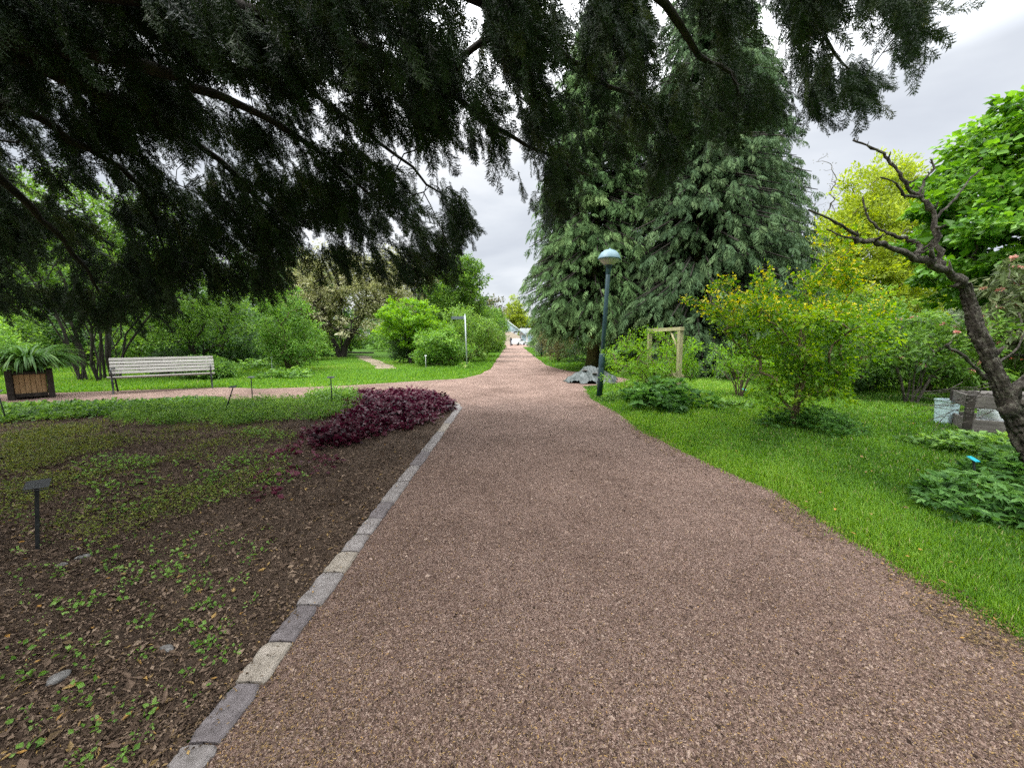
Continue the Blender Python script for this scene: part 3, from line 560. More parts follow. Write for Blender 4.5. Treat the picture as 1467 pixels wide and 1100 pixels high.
conifer('dark blue-green conifer behind the wooden trellis frame and the yellow-flowered shrub', (7.6, 16.2, 0), 16.5, 3.9, 19000, 'spruce', 5, .7, .5, .47)
conifer('broad grey-green conifer ending the conifer row on its right, beside the yellow-green tree', (10.9, 19.3, 0), 15.0, 4.2, 16000, 'spruce', 6, .6, .55, .5)
# ------------------------------------------------------------------ the overhanging yew
YEW_POLY = [(-60, -60), (1365, -60), (1350, 20), (1325, 60), (1322, 88), (1298, 86), (1290, 45), (1255, 30), (1252, 100), (1243, 143), (1205, 150), (1185, 110), (1176, 140), (1170, 205), (1140, 210), (1132, 150), (1105, 172), (1085, 150), (1062, 200), (1045, 240), (990, 258), (955, 262), (930, 262), (905, 290), (870, 288), (830, 262), (800, 300), (775, 312), (740, 330), (715, 332), (700, 318), (672, 325), (652, 352), (640, 398), (600, 405), (560, 402), (515, 392), (470, 376), (425, 380), (385, 430), (345, 414), (300, 405), (262, 398), (225, 440), (185, 452), (150, 472), (105, 455), (60, 440), (-60, 450)]
HOLES = [(140, 45, 60, 28), (285, 95, 55, 26), (330, 130, 45, 26), (395, 205, 40, 22), (50, 150, 42, 24), (120, 210, 60, 20), (20, 215, 45, 25), (240, 215, 60, 18), (130, 270, 45, 26), (40, 260, 40, 22), (470, 25, 28, 22), (545, 55, 36, 16), (550, 190, 45, 26), (470, 180, 45, 16), (700, 90, 30, 16), (730, 125, 26, 18), (820, 130, 24, 24), (870, 60, 20, 16), (660, 230, 44, 34), (620, 215, 22, 24), (700, 275, 40, 22), (745, 205, 24, 20), (800, 190, 18, 16), (990, 15, 34, 24), (1000, 55, 18, 20), (965, 80, 16, 20), (1125, 60, 22, 16), (1180, 30, 26, 14), (1150, 110, 16, 14), (1235, 20, 30, 14), (610, 280, 16, 28), (60, 385, 40, 24), (150, 340, 30, 30), (420, 40, 26, 14), (355, 60, 26, 14), (925, 180, 20, 16), (1060, 60, 12, 12)]
def yew():
    rng = np.random.default_rng(3); t = thing('yew_tree', 'huge dark overhanging yew with drooping branches filling the top of the view', 'tree', (-5.6, 1.2, 0))
    base = np.array([-5.6, 1.2, 0]); loc = lambda a: np.asarray(a)-base
    # trunk
    m = MB(); zs = np.linspace(-.1, 9, 18); m.tube(np.c_[.12*np.sin(zs*.7), .1*np.cos(zs*.6)-.1, zs], .42*(1-zs/10)**.7+.25*np.exp(-zs*2.2), 14, rough=.06); m.build('trunk', M['bark_dark'], t)
    limbs = [[(-5.5, 1.2, 2.9), at(-80, 40, 3.4), at(170, 88, 4.0), at(300, 130, 4.6), at(440, 205, 5.4), at(560, 300, 6.4)],
             [(-5.5, 1.2, 2.3), at(-60, 70, 3.6), at(130, 125, 4.4), at(270, 200, 5.4), at(380, 290, 6.3), at(430, 350, 6.9)],
             [(-5.5, 1.2, 3.6), at(20, -40, 3.2), at(300, 0, 3.9), at(500, 65, 4.7), at(615, 122, 5.2), at(740, 200, 5.8), at(850, 255, 6.2)],
             [(-5.5, 1.2, 4.2), at(200, -160, 3.0), at(480, -70, 3.6), at(741, 22, 4.5), at(800, 75, 5.1), at(845, 108, 5.5), at(930, 150, 6.0), at(1000, 215, 6.4)],
             [(-5.5, 1.2, 4.8), at(400, -260, 2.9), at(700, -130, 3.5), at(936, -5, 4.7), at(1003, 78, 5.3), at(1052, 112, 5.6), at(1060, 170, 5.8)],
             [(-5.5, 1.2, 5.2), at(500, -330, 2.7), at(850, -190, 3.3), at(1080, -60, 4.5), at(1160, 30, 5.0), at(1215, 100, 5.3)],
             [(-5.5, 1.2, 4.9), at(650, -340, 2.6), at(980, -180, 3.2), at(1200, -70, 4.3), at(1310, 10, 4.7)],
             [(-5.5, 1.2, 1.9), at(-120, 190, 4.2), at(30, 290, 5.2), at(110, 370, 6.0), at(150, 430, 6.4)],
             [(-5.5, 1.2, 2.5), at(-100, 130, 3.9), at(90, 190, 4.8), at(200, 270, 5.8), at(240, 370, 6.6)],
             [(-5.5, 1.2, 4.0), at(615, 122, 5.2), at(690, 65, 5.0), at(752, 12, 4.6), at(820, -80, 4.4)],
             [(-5.5, 1.2, 3.3), at(100, 20, 4.4), at(380, 95, 5.6), at(560, 215, 6.6), at(660, 300, 7.2)]]
    lr = []
    for i, lb in enumerate(limbs):
        if i == 9: lb = lb[1:]
        pts = np.array([loc(q) for q in lb]); # resample smoothly
        tt = np.linspace(0, len(pts)-1, 22); out = []
        for u in tt:
            k = min(int(u), len(pts)-2); f = u-k; p0 = pts[max(k-1, 0)]; p1 = pts[k]; p2 = pts[k+1]; p3 = pts[min(k+2, len(pts)-1)]
            out.append(.5*((2*p1)+(-p0+p2)*f+(2*p0-5*p1+4*p2-p3)*f*f+(-p0+3*p1-3*p2+p3)*f**3))
        out = np.array(out)+rng.normal(0, .02, (22, 3)); R0 = [.085, .085, .085, .06, .06, .05, .045, .06, .06, .04, .05][i]
        mm = MB(); mm.tube(out, R0*(1-np.linspace(0, 1, 22))**.75+.008, 8, rough=.08); mm.build('branch', M['bark_dark'], t); lr.append(out)
    # where foliage hangs: inside the frame
    N0 = 90000; px = rng.uniform(-60, 1370, N0); py = rng.uniform(-60, 480, N0); k = inpoly(px, py+12, YEW_POLY)
    for hx, hy, a, b_ in HOLES:
        q = ((px-hx)/a)**2+((py-hy)/b_)**2; k &= ~((q < 1.25) & (rng.uniform(0, 1, N0) < .985))
    sl = np.clip((900-px)/900, 0, 1)*R(28); qx = px*np.cos(sl)+py*np.sin(sl); qy = py*np.cos(sl)-px*np.sin(sl); wl = px < 620
    nz = np.where(wl, smooth_noise(qx/48, qy/18, 77)+.9*smooth_noise(qx/17, qy/8, 78), smooth_noise(px/22, py/60, 79)+.8*smooth_noise(px/11, py/26, 80))
    low = np.clip((py-230)/120, 0, 1)*(px < 650); thr = np.where(px < 620, -.24-.14*np.clip((py-200)/120, 0, 1), np.where(px < 830, -.22, np.where(px < 1060, -.12, .10)))
    k &= rng.uniform(0, 1, N0) < np.clip((nz-thr)*2.2+.5*low+.015, .0, 1)
    px, py = px[k][:3000], py[k][:3000]
    Y = 3.4+1.5*np.clip(py/200, 0, 1.7)+rng.uniform(0, 1, len(px))*1.9; Y = np.where(px > 700, Y+.9*np.clip((px-700)/200, 0, 1), Y)
    C = np.array([at(a, b_, y) for a, b_, y in zip(px, py, Y)]); nin = len(C)
    # the rest of the canopy, outside the frame: overhead, left and behind
    Q = np.c_[rng.uniform(-14, 4.5, 9000), rng.uniform(-7, 6.5, 9000), rng.uniform(2.3, 9.5, 9000)]; rad = np.hypot(Q[:, 0]+5.6, Q[:, 1]-1.2)
    k = (rad < 9.8) & (Q[:, 2] > 2.6+.22*rad) & (Q[:, 2] < 9.8-.28*rad) & (rad > .8); u, v, f = project(Q); infr = (f > .1) & (u > -160) & (u < 1600) & (v > -190) & (v < 1200); k &= ~infr
    k &= ~((f > .1) & (u > 1380) & (u < 1700) & (v < 400) & (v > -300))
    k &= np.linalg.norm(Q-[0, 0, 1.45], axis=1) > 2.1; Q = Q[k][:1500]; C = np.concatenate([C, Q]); Cl = C-base
    # twigs joining the clumps to the limbs
    sel = rng.permutation(nin)[:620]; pos, par, r, en = skeleton(lr, Cl[sel], .0035, rng, .05, -.25, 3, .38, .05)
    nl = sum(len(l) for l in lr); m = MB(); i = np.where((par >= 0) & (np.arange(len(par)) >= nl))[0]
    m.frusta(pos[par[i]], pos[i], np.minimum(r[par[i]], r[i]*1.3), r[i], 4); 
    # hanging sprays
    def spray(seed):
        rg = np.random.default_rng(seed); P = []; D = []; S = []; W = []; L = .42
        for i in range(11):
            f = (i+.4)/11; q = np.array([f*L, .012*math.sin(5*f+seed), -.13*L*f*f])
            for s_ in (-1, 1):
                l = L*.40*(math.sin(PI*(.22+.70*f)))*rg.uniform(.55, 1.2); d = np.array([.8, s_*rg.uniform(.4, 1.), -.18+rg.normal(0, .16)]); P.append(q); D.append(d); S.append(l*.75); W.append(.011)
                d = nrm(d)
                for k_ in (.2, .4, .6, .8):
                    for s2 in (-1, 1): P.append(q+d*l*k_*.8); D.append(d*.8+np.array([0, s2*.75, rg.normal(0, .35)])); S.append(.045*rg.uniform(.7, 1.2)); W.append(.0105)
        mm = MB(); P = np.array(P); mm.leaves(P, np.array(D), np.tile([0, 0, 1.], (len(P), 1))+rg.normal(0, .5, (len(P), 3)), np.array(S), np.array(W), .5, fold=.05); return np.concatenate(mm.V), mm.F[0][0]
    SP = [spray(s) for s in range(4)]
    per = np.where(np.arange(len(C)) < nin, 4, 4); idx = np.repeat(np.arange(len(C)), per); n = len(idx); inn = idx < nin
    out = Cl[idx]*[1, 1, 0]; out = nrm(out); D = out*.55+rng.normal(0, .30, (len(C), 3))[idx]+rng.normal(0, .2, (n, 3)); D[:, 2] -= .72
    off = nrm(D)*rng.uniform(-.2, .2, (n, 1))+rng.normal(0, .05, (n, 3)); sc = np.where(inn, rng.uniform(.5, 1.0, n), rng.uniform(1.0, 1.6, n)); Ax = axes_from(D, rng, .7)*sc[:, None, None]
    w = rng.integers(0, 4, n); tb = np.clip(rng.normal(.4, .2, n), 0, 1)
    # stalks
    q0 = Cl[idx]+off; m.frusta(q0, q0+Ax[:, :, 0]*.3, np.full(n, .0035)*sc, np.full(n, .0015)*sc, 3)
    m.build('twigs', M['bark_dark'], t); m = MB()
    for v in range(4):
        kk = w == v; m.stamp(SP[v][0], SP[v][1], Ax[kk], q0[kk], tb[kk])
    m.build('foliage', M['yew'], t)
yew()
# ------------------------------------------------------------------ trees and shrubs, right side
def X(px, Y): return (px-733.5)/F_PX*Y
def Z(py, Y): return CAM_H+(485-py)/F_PX*Y
def herb(name, label, base, rad, h, n, size, asp, mat, seed, group=None, cat='plant', stems=14):
    rng = np.random.default_rng(seed); t = thing(name, label, cat, base, 0, group); n = int(n*1.7); size *= .8; m = MB(); th = rng.uniform(0, 2*PI, n); q = np.sqrt(rng.uniform(0, 1, n))
    lob = 1+.25*np.sin(3*th+seed)+.15*np.sin(5*th+2*seed)
    P = np.c_[np.cos(th)*q*rad*lob, np.sin(th)*q*rad*lob, h*(1-.6*q**2)*rng.uniform(.35, 1.05, n)]
    # leaves in palmate threes and fives
    k = 4; ang = th[:, None]+np.linspace(-1.1, 1.1, k)[None]+rng.normal(0, .15, (n, k)); D = np.stack([np.cos(ang), np.sin(ang), np.repeat(rng.normal(-.05, .45, (n, 1)), k, 1)+rng.normal(0, .2, (n, k))], 2).reshape(-1, 3)
    Nn = np.repeat(np.c_[rng.normal(0, .5, (n, 2)), np.ones(n)], k, 0)+rng.normal(0, .2, (n*k, 3)); L = size*np.repeat(np.exp(rng.normal(0, .25, n)), k)
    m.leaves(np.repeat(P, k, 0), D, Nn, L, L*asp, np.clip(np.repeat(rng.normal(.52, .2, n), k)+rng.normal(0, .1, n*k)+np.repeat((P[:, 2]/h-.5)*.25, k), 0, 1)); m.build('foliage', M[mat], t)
    s = MB(); i = rng.permutation(n)[:min(n, stems*4)]; s.frusta(P[i]*[.25, .25, 0], P[i], np.full(len(i), .005), np.full(len(i), .003), 4); s.build('stems', M['fern'], t); return t
b0 = g(1138, 614)
plant('barberry_shrub', 'yellow-flowered barberry shrub with many thin tan stems standing alone on the right lawn', 'shrub', b0,
      [(0, 0, 1.65, 1.0, .8, .38), (-1.35, 0, 1.95, .45, .4, .22), (-.85, 0, 1.8, .5, .5, .32), (.85, 0, 1.45, .42, .5, .38), (.5, 0, 1.0, .42, .5, .4), (.9, .2, 1.8, .38, .4, .2), (-.6, 0, 1.3, .4, .4, .3), (0, 0, 1.05, .5, .5, .5), (.4, 0, .6, .4, .4, .35), (-.1, 0, .75, .6, .5, .4)]
      +[(x, .1*math.sin(9*x), 1.95+h_, .09, .09, h_+.12) for x, h_ in ((-1.5, .12), (-1.2, .2), (-.95, .1), (-.6, .22), (-.35, .12), (-.1, .25), (.15, .42), (.3, .62), (.45, .7), (.6, .5), (.85, .12), (1.15, .1))]*3,
      520, 26, .15, .05, .62, 'barberry', 'stem_tan', stems=13, tip=.0034, seed=21, up=.35, spread=.6, flowers=('yellow_flower', 20, .036, .85, 1.8), tint0=.52, rough=.3, elong=2.0, zmin=.3, maxr=.022, updown=.6, cvar=.18, wob=.035)
herb('leafy_plant', 'dark leafy herb clump growing round the foot of the yellow-flowered shrub', b0+[.25, -.05, 0], .62, .36, 420, .085, .34, 'fern', 31)
herb('leafy_plant', 'pale low leafy clump on the lawn at the left of the yellow-flowered shrub', g(1070, 590)+[-.1, .3, 0], .4, .2, 120, .09, .5, 'groundcover', 32)
herb('leafy_plant', 'broad-leaved green herb clump at the foot of the wooden trellis frame', g(958, 588)+[0, .25, 0], .75, .62, 300, .15, .5, 'fern', 33)
herb('leafy_plant', 'small weed tuft at the foot of the near lamp post', g(880, 574), .28, .22, 90, .07, .5, 'groundcover', 34)
plant('spring_shrub', 'lime-tipped twiggy shrub tangled through the wooden trellis frame', 'shrub', (3.55, 9.35, 0), [(-.15, 0, 1.05, .95, .8, .6), (-.6, 0, .5, .6, .6, .4), (.15, 0, .75, .8, .6, .5)], 330, 26, .13, .05, .4, 'green_lime', 'twig', stems=16, tip=.005, seed=22, shell=.85, spread=.9, droop=.3, up=.1, elong=2.2)
plant('spring_shrub', 'loose pale lime shrub between the trellis frame and the yellow-flowered shrub', 'shrub', (5.55, 9.3, 0), [(0, 0, .95, .8, .6, .5), (.5, .2, .7, .6, .5, .4)], 150, 22, .14, .05, .45, 'green_lime', 'twig', stems=12, tip=.004, seed=23, shell=.8, spread=.9, elong=2., tint0=.35)
plant('hedge_shrub', 'dark green bush behind the right shoulder of the yellow-flowered shrub', 'shrub', (8.6, 10.4, 0), [(0, 0, 1.1, 1.5, 1., .95)], 260, 34, .22, .075, .55, 'green_deep', 'twig', stems=8, tip=.006, seed=24)
plant('hedge_shrub', 'glossy green bush forming the back of the lawn left of the old knotted tree', 'shrub', (11.0, 10.2, 0), [(0, 0, .85, 1.7, 1., .75)], 260, 34, .22, .085, .55, 'green_mid', 'twig', stems=8, tip=.006, seed=25)
plant('hedge_shrub', 'low green bush at the right edge behind the weathered wooden crate', 'shrub', (13.4, 9.6, 0), [(0, 0, .75, 1.5, 1., .7)], 220, 34, .22, .085, .55, 'green_fresh', 'twig', stems=8, tip=.006, seed=26, tint0=.4)
plant('viburnum_shrub', 'tall viburnum with drooping grey-green leaves and pink flower heads at the right edge', 'shrub', (11.4, 8.3, 0), [(0, 0, 2.3, 1.25, 1., 1.2), (.9, 0, 2.2, 1.2, 1., 1.5), (-.9, -.1, 1.7, .7, .6, .5)], 330, 26, .2, .13, .28, 'viburnum', 'bark_grey', stems=7, tip=.006, seed=27, droop=.7, up=.3, flowers=('pink_flower', 34, .06, .3))
plant('viburnum_shrub', 'wide low shrub with few pink flower heads in front of the back hedge', 'shrub', (8.7, 8.3, 0), [(0, 0, 1.25, 1.3, .8, .65), (.9, 0, 1.1, .8, .7, .7)], 210, 24, .2, .10, .38, 'green_mid', 'bark_grey', stems=7, tip=.005, seed=28, droop=.4, flowers=('pink_flower', 30, .05, .16), tint0=.4, spread=.8)
plant('leafy_tree', 'big broad-leaved maple with fresh green crown at the right edge', 'tree', (14.2, 9.6, 0), [(0, 0, 4.6, 3.3, 3., 2.6), (-1.6, 0, 3.8, 1.6, 1.6, 1.4), (-.9, 0, 6.2, 1.5, 1.5, 1.4), (-.2, 0, 7.2, 1.2, 1.2, .9)], 760, 60, .38, .15, .8, 'maple', 'bark_grey', trunks=[[(0, 0, -.1), (.05, 0, 1.4), (0, .1, 3.), (.1, 0, 5.), (-.1, 0, 6.6)]], tip=.009, seed=29, up=.75, droop=.35, flat=.6, shell=.8, rough=.15, tint0=.6, cvar=.16)
plant('leafy_tree', 'tall yellow-green spring tree with upright feathery twigs, right of the conifers', 'tree', (X(1245, 24), 24, 0), [(-.3, 0, 7.0, 2.8, 2.6, 3.8), (-.9, 0, 10.0, 1.3, 1.3, 1.9), (.5, 0, 9.2, 1.4, 1.4, 1.9), (0, 0, 4.2, 3.4, 3., 2.5), (-2.2, 0, 6.3, 1.4, 1.5, 2.5)], 800, 64, .5, .16, .5, 'willow', 'stem_tan', trunks=[[(0, 0, -.1), (0, 0, 1.5), (.1, 0, 4), (0, .1, 7), (-.2, 0, 10.)]], tip=.009, seed=30, elong=2.6, up=.1, droop=-.3, shell=.6, rough=.14, updown=.6)
plant('leafy_tree', 'round grey-green tree far beyond the hedge left of the maple', 'tree', (X(1365, 34), 34, 0), [(0, 0, 3.2, 3.6, 3., 2.6)], 260, 34, .6, .22, .6, 'grey_shrub', 'bark_grey', tip=.01, seed=31)
plant('leafy_tree', 'mid green tree filling the gap behind the barberry below the yellow-green tree', 'tree', (X(1200, 20), 20, 0), [(0, 0, 2.2, 2.3, 2., 1.7), (2.6, 0, 2.0, 2., 2., 1.4)], 300, 34, .4, .14, .55, 'green_mid', 'twig', stems=4, tip=.008, seed=32)
plant('leafy_tree', 'dark green tree crown closing the view beyond the hedge at far right', 'tree', (X(1480, 22), 22, 0), [(0, 0, 4.2, 4., 3., 2.4), (3, 0, 4, 3, 3, 3)], 300, 34, .6, .2, .6, 'green_deep', 'bark_grey', tip=.01, seed=33)
plant('bare_tree', 'thin leafless treetop showing above the right shoulder of the conifers', 'tree', (X(1150, 30), 30, 0), [(0, 0, 10.5, 2.1, 2., 4.2)], 190, 2, .3, .1, .4, 'brown_shrub', 'bark_grey', trunks=[[(0, 0, -.1), (0, 0, 4), (.1, 0, 8), (0, .1, 11)]], tip=.010, seed=34, updown=.8)
plant('olive_shrub', 'olive-brown rounded shrub under the conifers right of the path', 'shrub', (2.95, 24.5, 0), [(0, 0, 1.35, 1.15, 1.6, 1.25), (.9, 0, 1.1, 1.1, 1.2, 1.)], 300, 34, .28, .085, .45, 'brown_shrub', 'twig', stems=8, tip=.006, seed=35)
plant('olive_shrub', 'low green shrub between the olive-brown shrub and the conifer foot', 'shrub', (4.4, 21, 0), [(0, 0, .8, 1.3, 1., .75)], 160, 30, .25, .08, .5, 'green_deep', 'twig', stems=6, tip=.005, seed=36)
plant('pale_shrub', 'pale grey-green flowering shrub farther along the right side of the path', 'shrub', (3.15, 32, 0), [(0, 0, 1.4, 1.2, 1.8, 1.3)], 240, 32, .3, .1, .55, 'grey_shrub', 'twig', stems=6, tip=.006, seed=37)
for i, (x, y, h_, mt, lb) in enumerate([(3.6, 40, 1.6, 'green_mid', 'green shrub right of the path just beyond the pale flowering shrub'), (3.9, 50, 1.9, 'grey_shrub', 'greyish shrub near the far end of the path on its right')]):
    plant('far_shrub', lb, 'shrub', (x, y, 0), [(0, 0, h_*.6, 1.5, 2., h_*.5)], 150, 24, .35, .13, .55, mt, 'twig', stems=5, tip=.007, seed=60+i)
herb('leafy_plant', 'serrated-leaf herb clump around the small teal plant label', g(1415, 735)+[0, 0, 0], .48, .30, 240, .10, .36, 'fern', 36)
herb('leafy_plant', 'dark fern-like herb clump at the lower right edge under the knotted tree', (5.05, 3.45, 0), .6, .42, 280, .11, .36, 'fern', 37)
herb('leafy_plant', 'light green herb clump in front of the weathered wooden crate', g(1405, 650), .55, .26, 220, .09, .42, 'groundcover', 38)
herb('leafy_plant', 'low herb clump beside the foot of the knotted tree', g(1445, 668)+[.2, 0, 0], .5, .34, 220, .09, .4, 'groundcover', 39)
# ------------------------------------------------------------------ trees and shrubs, left side
b0 = g(140, 541)
plant('multistem_shrub', 'wide shrub of many dark fanning stems right behind the bench', 'shrub', (X(140, 13.6), 13.6, 0), [(0, 0, 4.6, 3.2, 2., 1.4), (-2, 0, 3.2, 1.6, 1.6, .9), (2.2, 0, 3.4, 1.8, 1.6, 1.0), (0, 0, 5.6, 2.6, 2., 1.2), (-2.5, 0, 5, 1.8, 1.6, 1.2), (2.6, .3, 4.9, 1.8, 1.6, 1.2)], 620, 30, .38, .10, .5, 'green_mid', 'bark_dark', stems=30, tip=.009, seed=41, zmin=2.3, spread=1.25, shell=.4, tint0=.45, basew=.5, maxr=.045, updown=.1)
plant('green_shrub', 'fresh green feathery shrub left of the blossoming tree', 'shrub', (X(412, 17.5), 17.5, 0), [(0, 0, 1.9, 1.35, 1.2, 1.5), (-.2, 0, 3.2, .8, .8, .8), (.4, 0, 1., 1.2, 1., .8)], 360, 34, .32, .10, .4, 'green_fresh', 'twig', stems=9, tip=.006, seed=42, droop=.25, flat=.6, elong=1.9)
plant('green_shrub', 'light green open shrub right behind the right end of the bench', 'shrub', (X(285, 15.5), 15.5, 0), [(0, 0, 2.7, 1.9, 1.3, 1.2), (-.8, 0, 2.2, 1.2, 1., 1.), (.9, 0, 2., 1.2, 1., 1.1)], 330, 30, .32, .09, .45, 'green_mid', 'bark_dark', stems=4, tip=.007, seed=43, flat=.55, zmin=1.)
plant('crab_tree', 'old blossoming crab apple with cream-flecked crown and thick forked trunk', 'tree', (X(487, 30), 30, .08), [(0, 0, 4.6, 4.2, 3., 2.5), (-2.0, 0, 4.0, 2.2, 2., 1.7), (2.6, 0, 5.0, 3.2, 2.5, 2.2), (0, 0, 6.6, 3., 2.5, 1.6), (5.2, 0, 5.6, 2.6, 2, 2.)], 760, 38, .5, .14, .6, 'crab', 'bark_dark', trunks=[[(0, 0, -.1), (-.2, 0, .7), (-.75, .1, 1.7), (-1.2, .1, 3.2)], [(.15, 0, -.1), (.15, .1, .8), (.1, .2, 2.), (.2, .3, 3.5)], [(.3, 0, -.1), (.5, 0, .8), (1.2, -.1, 1.9), (2., 0, 3.2)]], tip=.016, seed=44, maxr=.34, zmin=1.6, tint0=.52, cvar=.16, rough=.3)
plant('lime_shrub', 'rounded bright lime green bush with dark hollow right of the blossoming tree', 'shrub', (X(588, 22.5), 22.5, 0), [(0, 0, 2.75, 1.55, 1.3, .85), (-.9, 0, 1.9, .9, .9, .5), (.9, 0, 2., 1.1, 1., .7), (.1, 0, 1.3, .8, .8, .35)], 430, 36, .26, .10, .5, 'green_lime', 'bark_dark', stems=5, tip=.007, seed=45, flat=.45, up=.8, droop=.3, shell=.85, zmin=.6)
plant('hollow_shrub', 'dark green undergrowth bush filling the hollow below the bright lime bush', 'shrub', (X(586, 23), 23.3, 0), [(0, 0, .85, 1.3, .9, .8)], 200, 30, .25, .10, .55, 'green_deep', 'twig', stems=6, tip=.005, seed=145)
plant('path_shrub', 'fresh green leafy bush just left of the street sign post', 'shrub', (X(632, 20.6), 20.6, 0), [(0, 0, 1.0, 1.25, 1.1, 1.0), (-.7, 0, .7, .9, .9, .6)], 300, 34, .25, .10, .6, 'green_fresh', 'twig', stems=8, tip=.005, seed=46, zmin=.08)
plant('path_shrub', 'dense yellow-green bush right behind the street sign post', 'shrub', (X(668, 24), 24.5, 0), [(0, 0, 1.6, 1.7, 1.5, 1.6)], 340, 34, .3, .10, .55, 'green_mid', 'twig', stems=8, tip=.006, seed=47, zmin=.08, tint0=.62)
plant('path_shrub', 'tall deep green bush along the left verge, second beyond the street sign', 'shrub', (X(690, 31), 31, 0), [(0, 0, 2.0, 1.45, 2.2, 2.0)], 340, 34, .34, .11, .55, 'green_mid', 'twig', stems=8, tip=.007, seed=48, zmin=.08)
plant('path_shrub', 'yellowish green bush narrowing the far left verge of the path', 'shrub', (X(700, 41), 41, 0), [(0, 0, 2.2, 1.6, 3., 2.2)], 300, 32, .4, .14, .55, 'green_fresh', 'twig', stems=8, tip=.008, seed=49, zmin=.08, tint0=.4)
plant('path_shrub', 'farthest green bush at the left end of the path by the glass house', 'shrub', (X(710, 54), 54, 0), [(0, 0, 2.5, 1.6, 4., 2.4)], 260, 30, .45, .17, .55, 'green_mid', 'twig', stems=6, tip=.009, seed=50, zmin=.08, tint0=.45)
plant('leafy_tree', 'round fresh green tree left of the sky gap above the path shrubs', 'tree', (X(655, 29), 29.5, 0), [(0, 0, 5.2, 1.9, 1.8, 2.1), (.5, 0, 6.3, 1.3, 1.3, 1.1), (-.6, 0, 3.6, 1.8, 1.6, 1.4)], 420, 36, .42, .15, .6, 'green_mid', 'bark_grey', tip=.01, seed=51, tint0=.45, rough=.3)
plant('leafy_tree', 'olive-tinted distant tree behind the far left verge shrubs', 'tree', (X(697, 50), 50, 0), [(0, 0, 4.3, 2.2, 2., 2.)], 200, 30, .5, .2, .55, 'brown_shrub', 'bark_grey', tip=.01, seed=52)
bgL = [(-44, 33, 8.5, 6, 'green_mid', 'tall mid green tree at the left edge far behind the planter'), (-34, 30, 9.5, 5.5, 'green_fresh', 'tall fresh green tree far behind the multi-stemmed shrub'), (-24.5, 26, 9., 5, 'green_mid', 'leafy tree rising far behind the bench'),
       (-19, 33, 10., 5, 'green_deep', 'dark green tree behind the feathery shrub and bench end'), (-27, 44, 12, 6, 'green_mid', 'big pale tree deep in the garden left of the blossoming tree'), (-13, 46, 11, 5.5, 'crab', 'second blossom-flecked tree deep behind the blossoming crab apple'), (-6.8, 40, 9, 4, 'green_deep', 'dark leafy tree behind the lime green bush'), (-55, 48, 13, 8, 'green_fresh', 'farthest wide tree at the left edge of the garden')]
for i, (x, y, h_, r_, mt, lb) in enumerate(bgL):
    plant('leafy_tree', lb, 'tree', (x, y, 0), [(0, 0, h_*.6, r_*.8, r_*.7, h_*.36), (-r_*.4, 0, h_*.42, r_*.6, r_*.6, h_*.25), (r_*.45, 0, h_*.5, r_*.6, r_*.6, h_*.28)], 300, 30, .75, .24, .55, mt, 'bark_dark', tip=.014, seed=70+i, zmin=1.4, rough=.3)
bgT = [(-17.5, 21, 4.2, 2.6, 'green_deep'), (-24, 22, 4.4, 3., 'green_deep'), (-31, 19, 3.6, 3., 'green_mid'), (-16.2, 25, 3.6, 2.2, 'green_deep'), (-33, 24, 3.4, 3.2, 'green_mid'), (-40, 34, 4, 4, 'green_fresh'), (-29, 32, 3.6, 3.5, 'green_deep'), (-22, 30, 3.2, 3.2, 'green_fresh'), (-16.5, 34, 3.4, 2.6, 'green_mid'), (-12, 44, 3.5, 4, 'green_fresh'), (-23, 41, 4, 4, 'green_mid'), (-33, 46, 4.5, 5, 'green_deep'), (-19, 54, 4.5, 5, 'green_deep'), (-7.5, 52, 4.5, 3.6, 'green_mid'), (-46, 46, 4.5, 5, 'green_mid')]
wd = ['dark green thicket right behind the bench and its open shrub', 'dark green thicket left of the fanning stems', 'green thicket at the left edge above the planter box', 'dark green thicket between the feathery shrub and the bench shrub', 'round green bush at the far left edge beyond the yellowish bush', 'wide fresh green thicket below the tall left trees', 'dark thicket deep behind the fanning stems', 'bright thicket seen between the bench and its shrub', 'green thicket left of the crab apple trunk', 'sunny thicket seen through the gap right of the crab apple trunk', 'green thicket far behind the feathery shrub', 'dark thicket at the back of the left garden', 'dark thicket closing the gap far behind the crab apple', 'green thicket far behind the lime green bush', 'green thicket at the back of the garden, far left']
for i, (x, y, h_, r_, mt) in enumerate(bgT):
    plant('garden_thicket', wd[i], 'shrub', (x, y, 0), [(0, 0, h_*.5, r_, r_*.7, h_*.5), (-r_*.6, 0, h_*.35, r_*.6, r_*.6, h_*.33), (r_*.7, 0, h_*.4, r_*.6, r_*.6, h_*.38)], 280, 26, .5, .19, .55, mt, 'bark_dark', stems=7, tip=.009, seed=140+i, zmin=.1)
def far_wood(label, xs, y, h_, seed):
    rng = np.random.default_rng(seed); n = 700; C = np.c_[rng.uniform(xs[0], xs[1], n), y+rng.uniform(-5, 5, n), np.zeros(n)]; top = h_*(.8+.3*smooth_noise(C[:, 0]*.15, C[:, 1]*.1, seed)); C[:, 2] = .3+top*rng.uniform(0, 1, n)**.8
    m = MB(); clumps(m, C, np.tile([0, 0, 1.], (n, 1)), 34, 1.5, .55, .6, rng, 1.2, .8); o = m.build('far_wood', M['green_mid']); tag(o, label, 'wood', kind='stuff')
far_wood('far-off mass of trees closing the garden on the left', (-130, -14), 72, 7, 1); far_wood('far-off mass of trees closing the garden on the right', (10, 130), 75, 6.5, 2)
